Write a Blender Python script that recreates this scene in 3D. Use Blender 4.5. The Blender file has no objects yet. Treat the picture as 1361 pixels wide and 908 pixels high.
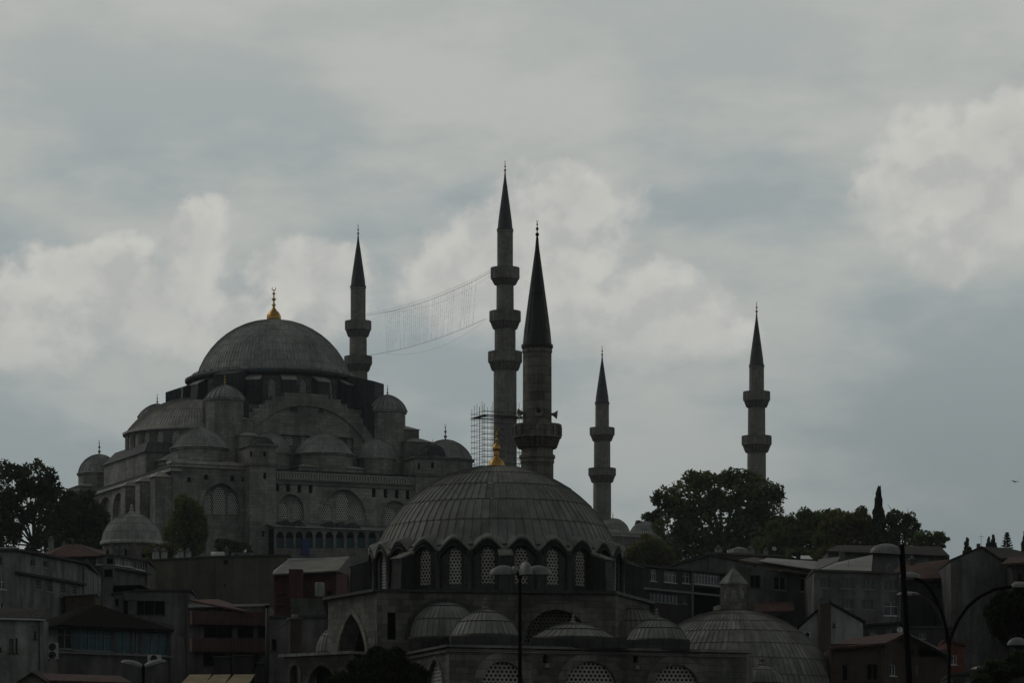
import bpy, math, random
from math import sin, cos, pi, sqrt, radians, atan2, asin, tan
from mathutils import Vector, noise
random.seed(7)
S = bpy.context.scene
COL = S.collection
# ------------------------------------------------------------------ camera
F, HOR, CX, CZ = 5080.0, 1180.0, 680.5, 5.0      # focal length in photo pixels, horizon row, centre column, eye height
cam = bpy.data.cameras.new('camera'); camo = bpy.data.objects.new('camera', cam); COL.objects.link(camo)
camo.location = (0, 0, CZ); camo.rotation_euler = (pi/2, 0, 0)
cam.sensor_width = 36; cam.lens = F/1361*36; cam.shift_y = (HOR-454)/1361
cam.clip_start = 1; cam.clip_end = 8000
S.camera = camo
# ------------------------------------------------------------------ exposure
S.view_settings.view_transform = 'Standard'; S.view_settings.look = 'None'
S.view_settings.exposure = -1.0; S.view_settings.gamma = 1.0; S.view_settings.use_curve_mapping = False
# ------------------------------------------------------------------ sun
SUN_EL, SUN_AZ = radians(40), radians(-62)         # azimuth from +Y (the view direction) towards +X
sl = bpy.data.lights.new('sun', 'SUN'); sl.energy = 0.75; sl.angle = radians(16); sl.color = (1, .93, .83)
so = bpy.data.objects.new('sun', sl); COL.objects.link(so)
sd = Vector((cos(SUN_EL)*sin(SUN_AZ), cos(SUN_EL)*cos(SUN_AZ), sin(SUN_EL)))
so.rotation_euler = (-sd).to_track_quat('-Z', 'Y').to_euler(); so.location = sd*300
# ------------------------------------------------------------------ world: overcast with cumulus, all in sky azimuth and elevation
SKY = dict(strength=0.12, back=0.62, top=0.36, gain=2.15)
def make_world():
    w = bpy.data.worlds.new('World'); S.world = w; w.use_nodes = True
    nt = w.node_tree; nt.nodes.clear(); N = nt.nodes; L = nt.links
    def setin(sock, v):
        if isinstance(v, bpy.types.NodeSocket): L.new(v, sock)
        else: sock.default_value = v
    def M(op, a, b=0.0, c=0.0, clamp=False):
        n = N.new('ShaderNodeMath'); n.operation = op; n.use_clamp = clamp
        setin(n.inputs[0], a); setin(n.inputs[1], b)
        if op in ('MULTIPLY_ADD', 'SMOOTH_MAX', 'SMOOTH_MIN'): setin(n.inputs[2], c)
        return n.outputs[0]
    def MR(v, a, b, c=0.0, d=1.0, smooth=True):
        n = N.new('ShaderNodeMapRange'); n.interpolation_type = 'SMOOTHSTEP' if smooth else 'LINEAR'
        setin(n.inputs[0], v); n.inputs[1].default_value = a; n.inputs[2].default_value = b
        n.inputs[3].default_value = c; n.inputs[4].default_value = d
        return n.outputs[0]
    def mix(f, a, b):
        n = N.new('ShaderNodeMix'); n.data_type = 'RGBA'; setin(n.inputs[0], f)
        for s, v in ((n.inputs[6], a), (n.inputs[7], b)):
            if isinstance(v, tuple): s.default_value = (*v, 1)
            else: L.new(v, s)
        return n.outputs[2]
    tc = N.new('ShaderNodeTexCoord'); sep = N.new('ShaderNodeSeparateXYZ'); L.new(tc.outputs['Generated'], sep.inputs[0])
    X, Y, Z = sep.outputs
    az = M('ARCTAN2', X, Y); el = M('ARCSINE', Z)
    U = M('MULTIPLY', az, 50.8); V = M('MULTIPLY', el, 50.8)        # unit: about a hundred photo pixels
    cmb = N.new('ShaderNodeCombineXYZ'); L.new(U, cmb.inputs[0]); L.new(V, cmb.inputs[1])
    def fbm(vec, scale, detail, rough, off=(0, 0, 0), sc=(1, 1, 1)):
        mp = N.new('ShaderNodeMapping'); L.new(vec, mp.inputs[0]); mp.inputs['Location'].default_value = off; mp.inputs['Scale'].default_value = sc
        n = N.new('ShaderNodeTexNoise'); L.new(mp.outputs[0], n.inputs['Vector'])
        n.inputs['Scale'].default_value = scale; n.inputs['Detail'].default_value = detail; n.inputs['Roughness'].default_value = rough
        return n.outputs[0]
    vec = cmb.outputs[0]
    w1 = M('SUBTRACT', fbm(vec, .75, 7, .6, (3, 1, 0)), .5); w2 = M('SUBTRACT', fbm(vec, .75, 7, .6, (9, 7, 0)), .5)
    Uw = M('MULTIPLY_ADD', w1, 1.5, U); Vw = M('MULTIPLY_ADD', w2, 1.3, V)
    n1 = M('SUBTRACT', fbm(vec, 1.25, 9, .55), .5); n2 = M('SUBTRACT', fbm(vec, 1.25, 9, .55, (.2, -.28, 0)), .5)
    def field(blobs):
        f = ft = None
        for (px, py, rx, ry) in blobs:
            a_ = math.atan((px-CX)/F); e_ = math.atan((HOR-py)/F*cos(a_))
            du = M('MULTIPLY', M('SUBTRACT', Uw, a_*50.8), 100/rx); dv = M('MULTIPLY', M('SUBTRACT', Vw, e_*50.8), 100/ry)
            du2 = M('MULTIPLY', du, du); dl = M('MAXIMUM', dv, M('MULTIPLY', dv, -.55)); dt = M('SUBTRACT', dv, .5)
            g = M('SUBTRACT', 1.0, M('ADD', du2, M('MULTIPLY', dl, dl))); gt = M('SUBTRACT', 1.0, M('ADD', M('MULTIPLY', du2, .6), M('MULTIPLY', dt, dt)))
            f = g if f is None else M('SMOOTH_MAX', f, g, .3); ft = gt if ft is None else M('SMOOTH_MAX', ft, gt, .3)
        return M('MULTIPLY_ADD', n1, 2.0, f), ft
    cum = [(745, 275, 125, 72), (655, 325, 100, 78), (700, 395, 160, 95), (850, 415, 125, 70), (905, 450, 105, 62), (600, 372, 80, 60),
           (275, 312, 58, 48), (130, 355, 95, 42), (55, 400, 105, 55), (190, 395, 170, 72), (40, 470, 62, 42), (420, 372, 90, 50), (300, 440, 150, 62),
           (1290, 225, 140, 78), (1192, 250, 72, 52), (1350, 180, 110, 72), (1310, 290, 105, 82), (1250, 335, 50, 50),
           (-200, 330, 170, 80), (1560, 230, 170, 90), (1750, 420, 200, 80), (-420, 480, 220, 90)]
    f, ft = field(cum)
    cov = M('MULTIPLY', MR(f, -.2, .72), MR(ft, -1.1, .75))
    inner = MR(f, .3, 1.5); relief = MR(M('SUBTRACT', n1, n2), -.16, .14)
    # high grey sheet
    sheet = MR(fbm(vec, .42, 6, .55, (2.2, .4, 0), (.55, 1.25, 1)), .38, .62)
    hi = None
    nish = N.new('ShaderNodeTexSky'); nish.sky_type = 'NISHITA'; nish.sun_disc = False
    nish.sun_elevation = SUN_EL; nish.sun_rotation = SUN_AZ
    nsc = N.new('ShaderNodeVectorMath'); nsc.operation = 'SCALE'; L.new(nish.outputs[0], nsc.inputs[0]); nsc.inputs['Scale'].default_value = .028
    low = mix(MR(V, 3.0, 8.5), C_LOW, C_MID)
    base = mix(.82, nsc.outputs[0], low)
    base = mix(M('MULTIPLY', sheet, MR(V, 3.5, 9.5, .35, .9)), base, C_SHEET); base = mix(MR(V, 8.5, 12.0, 0, .55), base, C_SHEET)
    low_r = M('MULTIPLY', MR(U, 1.5, 6.5), MR(V, 8.5, 4.5))
    base = mix(M('MULTIPLY', low_r, .65), base, C_DARK)
    mot = fbm(vec, 1.1, 7, .6, (5, 2, 0))
    ccol = mix(inner, C_RIM, C_CORE)
    ccol = mix(M('MULTIPLY', M('SUBTRACT', 1.0, relief), .7), ccol, C_CLOUD2)
    ccol = mix(M('MULTIPLY', MR(V, 7.9, 5.4), .8), ccol, base)
    col = mix(M('MULTIPLY', cov, .9), base, ccol)
    # the sun stands behind the clouds ahead: the sky at the viewer's back is darker
    bk = M('MULTIPLY', MR(Y, -.75, .85, SKY['back'], 1.0), MR(Z, .26, .62, 1.0, SKY['top']))  # unseen zenith sky dimmed as well, to darken roofs and dome tops
    out = N.new('ShaderNodeVectorMath'); out.operation = 'SCALE'; L.new(col, out.inputs[0]); L.new(M('MULTIPLY', bk, SKY['gain']/SKY['strength']), out.inputs['Scale'])
    bg = N.new('ShaderNodeBackground'); L.new(out.outputs[0], bg.inputs[0]); bg.inputs[1].default_value = SKY['strength']
    wo = N.new('ShaderNodeOutputWorld'); L.new(bg.outputs[0], wo.inputs[0])
    w.cycles.sampling_method = 'MANUAL'; w.cycles.sample_map_resolution = 512
C_LOW, C_MID, C_SHEET, C_DARK = (.245, .284, .289), (.338, .383, .386), (.445, .458, .432), (.2, .235, .243)
C_RIM, C_CORE, C_CLOUD2 = (.57, .562, .525), (.475, .475, .45), (.385, .395, .385)
make_world()
S.cycles.max_bounces = 5; S.cycles.diffuse_bounces = 3; S.cycles.volume_bounces = 1
S.cycles.use_denoising = True; S.cycles.caustics_reflective = False; S.cycles.caustics_refractive = False

# ------------------------------------------------------------------ helpers
def Wd(px, py, D): return Vector(((px-CX)*D/F, D, CZ+(HOR-py)*D/F))
def at(px, D): return Vector(((px-CX)*D/F, D))
def zat(py, D): return CZ+(HOR-py)*D/F
TP = [(-400, -1.2), (60, 1.0), (200, 2.5), (260, 6), (300, 8), (400, 20), (520, 40), (640, 57), (690, 62.5), (820, 63), (1000, 40), (1400, 5), (6000, 0)]
def ground_z(x, y):
    for (a, za), (b, zb) in zip(TP, TP[1:]):
        if y <= b:
            t = max(0, (y-a)/(b-a)); return za+(zb-za)*t
    return 0
OFF = {}
class MB:
    def __init__(s): s.v = []; s.f = []; s.uv = {}; s.sm = set()
    def face(s, pts, uv=None, smooth=False):
        i = len(s.v); s.v += [Vector(p) for p in pts]; k = len(s.f); s.f.append(tuple(range(i, i+len(pts))))
        if uv: s.uv[k] = uv
        if smooth: s.sm.add(k)
    def hexa(s, p):       # 8 points: bottom 4 counter-clockwise seen from above, top 4
        i = len(s.v); s.v += [Vector(q) for q in p]
        for f in ((3, 2, 1, 0), (4, 5, 6, 7), (0, 1, 5, 4), (1, 2, 6, 5), (2, 3, 7, 6), (3, 0, 4, 7)): s.f.append(tuple(i+k for k in f))
    def box(s, c, sx, sy, z0, z1, ang=0, top=1.0):
        ca, sa = cos(ang), sin(ang); P = []
        for z, k in ((z0, 1), (z1, top)):
            for dx, dy in ((-1, -1), (1, -1), (1, 1), (-1, 1)):
                x, y = dx*sx/2*k, dy*sy/2*k; P.append((c[0]+x*ca-y*sa, c[1]+x*sa+y*ca, z))
        s.hexa(P)
    def lathe(s, c, prof, n=24, a0=0, a1=2*pi, disp=None, uvs=(1, 1), smooth=True, phase=0, base=0):
        full = abs(a1-a0-2*pi) < 1e-6; m = n if full else n+1; i0 = len(s.v); vl = [0]
        for k in range(1, len(prof)): vl.append(vl[-1]+math.hypot(prof[k][0]-prof[k-1][0], prof[k][1]-prof[k-1][1]))
        rm = max(p[0] for p in prof)
        for k, (r, z) in enumerate(prof):
            for j in range(m):
                a = a0+(a1-a0)*j/n+phase; rr, zz = (r, z) if disp is None else disp(r, z, a, k)
                s.v.append(Vector((c[0]+rr*sin(a), c[1]-rr*cos(a), c[2]+zz)))
        for k in range(len(prof)-1):
            for j in range(n):
                j2 = (j+1) % m; q = len(s.f)
                s.f.append((i0+k*m+j, i0+k*m+j2, i0+(k+1)*m+j2, i0+(k+1)*m+j))
                u0 = (a1-a0)*j/n*rm*uvs[0]; u1 = (a1-a0)*(j+1)/n*rm*uvs[0]
                s.uv[q] = ((u0, vl[k]*uvs[1]), (u1, vl[k]*uvs[1]), (u1, vl[k+1]*uvs[1]), (u0, vl[k+1]*uvs[1]))
                if smooth: s.sm.add(q)
    def tube(s, pts, r, n=8, cap=True):
        pts = [Vector(p) for p in pts]; rs = r if isinstance(r, (list, tuple)) else [r]*len(pts); i0 = len(s.v)
        for k, p in enumerate(pts):
            d = (pts[min(k+1, len(pts)-1)]-pts[max(k-1, 0)]).normalized()
            a = d.cross(Vector((0, 0, 1)) if abs(d.z) < .95 else Vector((1, 0, 0))).normalized(); b = d.cross(a)
            for j in range(n):
                t = 2*pi*j/n; s.v.append(p+(a*cos(t)+b*sin(t))*rs[k])
        for k in range(len(pts)-1):
            for j in range(n):
                q = len(s.f); s.f.append((i0+k*n+j, i0+k*n+(j+1) % n, i0+(k+1)*n+(j+1) % n, i0+(k+1)*n+j)); s.sm.add(q)
        if cap and n > 2:
            s.f.append(tuple(i0+j for j in range(n))[::-1]); s.f.append(tuple(i0+(len(pts)-1)*n+j for j in range(n)))
    def slab(s, pts, th):   # a polygon given by 3D points, thickened downwards
        pts = [Vector(p) for p in pts]; n = len(pts); i = len(s.v)
        nz = sum((pts[k].x*pts[(k+1) % n].y-pts[(k+1) % n].x*pts[k].y) for k in range(n))
        if nz < 0: pts.reverse()
        s.v += pts+[p-Vector((0, 0, th)) for p in pts]
        s.f.append(tuple(range(i, i+n))); s.f.append(tuple(range(i+n, i+2*n))[::-1])
        for k in range(n): s.f.append((i+(k+1) % n, i+k, i+n+k, i+n+(k+1) % n))
    def build(s, name, mat, parent=None, loc=None):
        off = OFF[parent.name] if parent else Vector(loc if loc is not None else (0, 0, 0))
        me = bpy.data.meshes.new(name); me.from_pydata([tuple(v-off) for v in s.v], [], s.f)
        uvl = me.uv_layers.new(name='UVMap').data
        for p in me.polygons:
            e = s.uv.get(p.index)
            if e:
                for li, q in zip(p.loop_indices, e): uvl[li].uv = q
            else:
                nn = p.normal
                if abs(nn.z) < .75:
                    t = Vector((-nn.y, nn.x, 0)).normalized()
                    for li in p.loop_indices: co = s.v[me.loops[li].vertex_index]; uvl[li].uv = (co.dot(t), co.z)
                else:
                    for li in p.loop_indices: co = s.v[me.loops[li].vertex_index]; uvl[li].uv = (co.x, co.y)
        if s.sm:
            p_ = [False]*len(me.polygons)
            for k in s.sm: p_[k] = True
            me.polygons.foreach_set('use_smooth', p_)
        me.materials.append(mat); me.validate()
        o = bpy.data.objects.new(name, me); COL.objects.link(o)
        if parent: o.parent = parent
        else: o.location = off
        OFF[o.name] = off
        return o
def tag(o, label=None, cat=None, group=None, kind=None):
    if label: o['label'] = label
    if cat: o['category'] = cat
    if group: o['group'] = group
    if kind: o['kind'] = kind
    return o
def thing(name, loc, label, cat, group=None):
    o = bpy.data.objects.new(name, None); COL.objects.link(o); o.location = loc; OFF[o.name] = Vector(loc); o.empty_display_size = .5
    return tag(o, label, cat, group)

# ------------------------------------------------------------------ materials
class NT:
    def __init__(s, name):
        s.m = bpy.data.materials.new(name); s.m.use_nodes = True; s.t = s.m.node_tree; s.b = s.t.nodes['Principled BSDF']
    def n(s, k, **kw):
        o = s.t.nodes.new(k)
        for a, v in kw.items(): setattr(o, a, v)
        return o
    def l(s, a, b): s.t.links.new(a, b)
    def noise(s, scale, detail=5, rough=.6, coord='Object', sc=(1, 1, 1)):
        c = s.n('ShaderNodeTexCoord'); mp = s.n('ShaderNodeMapping'); s.l(c.outputs[coord], mp.inputs[0]); mp.inputs['Scale'].default_value = sc
        o = s.n('ShaderNodeTexNoise'); s.l(mp.outputs[0], o.inputs['Vector']); o.inputs['Scale'].default_value = scale
        o.inputs['Detail'].default_value = detail; o.inputs['Roughness'].default_value = rough
        return o.outputs[0]
    def rng(s, v, a, b, c, d):
        o = s.n('ShaderNodeMapRange'); s.l(v, o.inputs[0])
        for k, q in enumerate((a, b, c, d)): o.inputs[k+1].default_value = q
        return o.outputs[0]
    def math(s, op, a, b):
        o = s.n('ShaderNodeMath', operation=op)
        for k, q in enumerate((a, b)):
            if isinstance(q, (int, float)): o.inputs[k].default_value = q
            else: s.l(q, o.inputs[k])
        return o.outputs[0]
    def mix(s, f, a, b, bt='MIX'):
        o = s.n('ShaderNodeMix', data_type='RGBA', blend_type=bt)
        for sk, q in ((o.inputs[0], f), (o.inputs[6], a), (o.inputs[7], b)):
            if isinstance(q, (int, float)): sk.default_value = q
            elif isinstance(q, tuple): sk.default_value = (*q, 1)
            else: s.l(q, sk)
        return o.outputs[2]
    def scale(s, col, f):
        o = s.n('ShaderNodeVectorMath', operation='SCALE')
        if isinstance(col, tuple): o.inputs[0].default_value = col
        else: s.l(col, o.inputs[0])
        s.l(f, o.inputs['Scale']); return o.outputs[0]
    def done(s, col, rough=.8, metal=0, spec=.3, bump=None, dist=.02):
        b = s.b
        if isinstance(col, tuple): b.inputs['Base Color'].default_value = (*col, 1)
        else: s.l(col, b.inputs['Base Color'])
        b.inputs['Roughness'].default_value = rough; b.inputs['Metallic'].default_value = metal; b.inputs['Specular IOR Level'].default_value = spec
        if bump is not None:
            o = s.n('ShaderNodeBump'); o.inputs['Strength'].default_value = .6; o.inputs['Distance'].default_value = dist
            s.l(bump, o.inputs['Height']); s.l(o.outputs[0], b.inputs['Normal'])
        return s.m
def m_stone(name, c, bw, bh, stain=.5, vary=.25):
    t = NT(name); uv = t.n('ShaderNodeTexCoord'); br = t.n('ShaderNodeTexBrick'); t.l(uv.outputs['UV'], br.inputs['Vector'])
    br.inputs['Scale'].default_value = 1; br.inputs['Brick Width'].default_value = bw; br.inputs['Row Height'].default_value = bh
    br.inputs['Mortar Size'].default_value = bh*.035; br.inputs['Mortar Smooth'].default_value = .4; br.inputs['Bias'].default_value = -.1
    br.inputs['Color1'].default_value = (*[k*(1+vary) for k in c], 1); br.inputs['Color2'].default_value = (c[0]*(1-vary*1.1), c[1]*(1-vary), c[2]*(1-vary*.9), 1)
    br.inputs['Mortar'].default_value = (*[k*.5 for k in c], 1)
    big = t.rng(t.noise(.16, 6, .65), .35, .65, 1-stain, 1.3); st = t.rng(t.noise(1.0, 5, .6, sc=(1, 1, .16)), .35, .7, 1-stain*.7, 1.1)
    fine = t.rng(t.noise(2.6, 6, .7), .3, .7, .8, 1.2)
    col = t.scale(br.outputs[0], t.math('MULTIPLY', t.math('MULTIPLY', big, st), fine))
    h = t.math('ADD', t.math('MULTIPLY', br.outputs['Fac'], -1.0), t.math('MULTIPLY', fine, .6))
    return t.done(col, .9, 0, .2, h, .04)
def m_lead(name, c, vary=.35, rough=.5, spec=.45, seam=.5):
    t = NT(name); uv = t.n('ShaderNodeTexCoord'); fl = t.n('ShaderNodeVectorMath', operation='FLOOR'); t.l(uv.outputs['UV'], fl.inputs[0])
    wn = t.n('ShaderNodeTexWhiteNoise', noise_dimensions='2D'); t.l(fl.outputs[0], wn.inputs['Vector'])
    pv = t.rng(wn.outputs[0], 0, 1, 1-vary*.55, 1+vary*.45)
    st = t.rng(t.noise(1.3, 6, .65, sc=(1, 1, .35)), .3, .7, 1-vary, 1+vary*.8); big = t.rng(t.noise(.22, 4, .6), .35, .65, .75, 1.2)
    f = t.math('MULTIPLY', t.math('MULTIPLY', pv, st), big)
    tint = t.mix(t.rng(t.noise(.5, 3, .5), .4, .65, 0, 1), c, (c[0]*1.06, c[1]*1.0, c[2]*.92))
    fr = t.n('ShaderNodeVectorMath', operation='FRACTION'); t.l(uv.outputs['UV'], fr.inputs[0]); sx = t.n('ShaderNodeSeparateXYZ'); t.l(fr.outputs[0], sx.inputs[0])      # dark seam lines, with shade under the laps painted into the colour
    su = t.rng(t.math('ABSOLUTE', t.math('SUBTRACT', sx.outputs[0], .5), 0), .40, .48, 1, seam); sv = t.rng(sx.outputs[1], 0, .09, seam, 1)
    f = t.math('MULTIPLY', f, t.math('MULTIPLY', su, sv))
    t.l(t.rng(t.noise(2.5, 4, .6), .3, .7, rough-.12, rough+.15), t.b.inputs['Roughness'])
    col = t.scale(tint, f)
    r = t.done(col, rough, 0, spec, t.noise(1.5, 6, .6), .05)
    return r
def m_plaster(name, c, vary=.35, rough=.9, tint=(.8, .75, .65)):
    t = NT(name)
    big = t.rng(t.noise(.35, 6, .65), .3, .7, 1-vary, 1+vary*.5); st = t.rng(t.noise(1.2, 5, .65, sc=(1, 1, .12)), .35, .7, 1-vary, 1.1)
    fine = t.rng(t.noise(5, 4, .7), .3, .7, .88, 1.12)
    col = t.mix(t.rng(t.noise(.6, 5, .6), .5, .75, 0, .6), c, tuple(a*b for a, b in zip(c, tint)))
    return t.done(t.scale(col, t.math('MULTIPLY', t.math('MULTIPLY', big, st), fine)), rough, 0, .2, t.noise(6, 5, .7), .02)
def m_tile(name, c):
    t = NT(name); uv = t.n('ShaderNodeTexCoord'); wv = t.n('ShaderNodeTexWave', wave_type='BANDS', bands_direction='X'); t.l(uv.outputs['UV'], wv.inputs['Vector'])
    wv.inputs['Scale'].default_value = 1.3; wv.inputs['Distortion'].default_value = .4
    br = t.n('ShaderNodeTexBrick'); t.l(uv.outputs['UV'], br.inputs['Vector']); br.inputs['Scale'].default_value = 1; br.inputs['Brick Width'].default_value = .25; br.inputs['Row Height'].default_value = .35
    br.inputs['Color1'].default_value = (*[k*1.35 for k in c], 1); br.inputs['Color2'].default_value = (*[k*.65 for k in c], 1); br.inputs['Mortar'].default_value = (*[k*.4 for k in c], 1); br.inputs['Mortar Size'].default_value = .015
    col = t.scale(br.outputs[0], t.math('MULTIPLY', t.rng(wv.outputs[1], 0, 1, .7, 1.15), t.rng(t.noise(.6, 6, .7), .3, .7, .6, 1.25)))
    return t.done(col, .85, 0, .2, wv.outputs[1], .05)
def m_plain(name, c, rough=.6, metal=0, spec=.4, vary=.2, sc=2.0):
    t = NT(name); return t.done(t.scale(c, t.rng(t.noise(sc, 5, .6), .3, .7, 1-vary, 1+vary)), rough, metal, spec)
def m_leaf(name, c):
    t = NT(name); f = t.rng(t.noise(.45, 4, .6), .3, .7, .55, 1.5); g = t.rng(t.noise(3.0, 3, .6), .3, .7, .7, 1.3)
    col = t.mix(t.rng(t.noise(.25, 3, .5), .4, .65, 0, 1), c, (c[0]*1.4, c[1]*1.1, c[2]*.8))
    cc = t.scale(col, t.math('MULTIPLY', f, g)); m = t.done(cc, .75, 0, .15)      # leaves let some light through
    tr = t.n('ShaderNodeBsdfTranslucent'); t.l(cc, tr.inputs[0]); mx = t.n('ShaderNodeMixShader'); mx.inputs[0].default_value = .45; t.l(t.b.outputs[0], mx.inputs[1]); t.l(tr.outputs[0], mx.inputs[2]); t.l(mx.outputs[0], t.t.nodes['Material Output'].inputs['Surface']); return m
STONE = m_stone('far_limestone', (.225, .225, .21), 1.5, .62, .38, .16)
STONE_D = m_stone('far_limestone_weathered', (.155, .154, .142), 1.3, .6, .45, .18)
STONE_M = m_stone('minaret_limestone', (.20, .197, .182), 1.2, .55, .3, .14)
STONE_N = m_stone('near_ashlar', (.122, .12, .105), .95, .42, .5, .28)
STONE_NM = m_stone('near_minaret_ashlar', (.16, .155, .132), 1.1, .62, .5, .3)
STONE_L = m_plain('balustrade_stone', (.27, .268, .25), .9, 0, .2, .25)
SCREEN = m_plain('pierced_stone_screen', (.34, .335, .31), .85, 0, .2, .2)
SCREEN_F = m_plain('pale_window_lattice', (.42, .415, .40), .85, 0, .2, .2)
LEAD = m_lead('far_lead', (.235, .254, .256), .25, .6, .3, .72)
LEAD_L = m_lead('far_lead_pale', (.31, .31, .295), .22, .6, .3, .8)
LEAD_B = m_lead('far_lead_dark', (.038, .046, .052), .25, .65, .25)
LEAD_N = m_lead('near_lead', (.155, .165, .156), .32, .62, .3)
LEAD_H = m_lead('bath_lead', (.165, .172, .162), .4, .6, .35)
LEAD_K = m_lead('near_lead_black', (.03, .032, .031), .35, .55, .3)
SPIRE = m_lead('spire_lead', (.05, .06, .066), .2, .55, .3)
SPIRE_N = m_lead('near_spire_lead', (.022, .024, .026), .3, .5, .3)
GOLD = m_plain('gilded_copper', (.44, .27, .075), .42, 1, .5, .25)
DARK = m_plain('dark_opening', (.005, .005, .0055), .9, 0, .0)
GLASS = m_plain('window_glass', (.022, .027, .03), .15, 0, .5, .3)
GLASS_B = m_plain('blue_green_glass', (.03, .085, .105), .25, 0, .5, .3)
FRAME_W = m_plain('white_frame', (.42, .44, .44), .6, 0, .3, .15)
FRAME_G = m_plain('grey_frame', (.16, .17, .17), .6, 0, .3, .15)
FRAME_D = m_plain('brown_frame', (.05, .04, .033), .7, 0, .3, .2)
P_BLUE = m_plaster('grey_blue_plaster', (.215, .235, .232), .55); P_GREY = m_plaster('grey_plaster', (.15, .152, .148), .5); P_TAN = m_plaster('tan_render', (.11, .105, .083), .3)
P_WHITE = m_plaster('off_white_plaster', (.33, .345, .34)); P_RED = m_plaster('red_brown_render', (.105, .05, .046)); P_ROSE = m_plaster('dull_rose_panels', (.14, .085, .08))
P_DARK = m_plaster('dark_render', (.05, .05, .047)); P_BROWN = m_plaster('brown_render', (.085, .068, .05)); P_GREEN = m_plaster('grey_green_render', (.12, .13, .12), .5); P_CREAM = m_plaster('cream_render', (.19, .175, .13))
P_PALE = m_plaster('pale_grey_plaster', (.27, .285, .275), .55); P_BRICK = m_stone('red_brick', (.15, .05, .035), .25, .08, .4, .3)
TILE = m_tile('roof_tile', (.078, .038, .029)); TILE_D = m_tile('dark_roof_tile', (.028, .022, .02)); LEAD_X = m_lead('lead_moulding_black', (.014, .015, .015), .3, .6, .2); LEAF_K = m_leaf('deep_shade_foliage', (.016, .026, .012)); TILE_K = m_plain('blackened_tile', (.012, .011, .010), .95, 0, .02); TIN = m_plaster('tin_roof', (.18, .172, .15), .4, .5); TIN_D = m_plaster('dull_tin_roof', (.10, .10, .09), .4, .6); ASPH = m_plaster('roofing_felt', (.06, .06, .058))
IRON = m_plain('black_iron', (.004, .004, .0045), .85, 0, .08); SHADE_M = m_plain('grey_lamp_shell', (.16, .165, .165), .5, 0, .4, .25, 4); STEEL = m_plain('scaffold_steel', (.07, .075, .08), .5, .3, .5)
WHITE_M = m_plain('white_painted_metal', (.42, .43, .42), .5, 0, .4, .15); TEAL = m_plain('teal_panel', (.015, .05, .06), .7); BLUE = m_plain('blue_hoarding', (.012, .03, .12), .7); ROPE = m_plain('rope', (.38, .38, .37), .9); CANVAS = m_plaster('tan_awning_cloth', (.30, .25, .15))
LEAF_D = m_leaf('dark_foliage', (.05, .07, .04)); LEAF_G = m_leaf('green_foliage', (.085, .125, .045)); LEAF_M = m_leaf('plane_foliage', (.085, .125, .055)); LEAF_Y = m_leaf('yellow_green_foliage', (.105, .12, .05)); LEAF_C = m_leaf('cypress_foliage', (.028, .042, .028))
BARK = m_plain('bark', (.04, .034, .028), .95); SPEAK = m_plain('horn_grey', (.2, .2, .19), .5)
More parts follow.
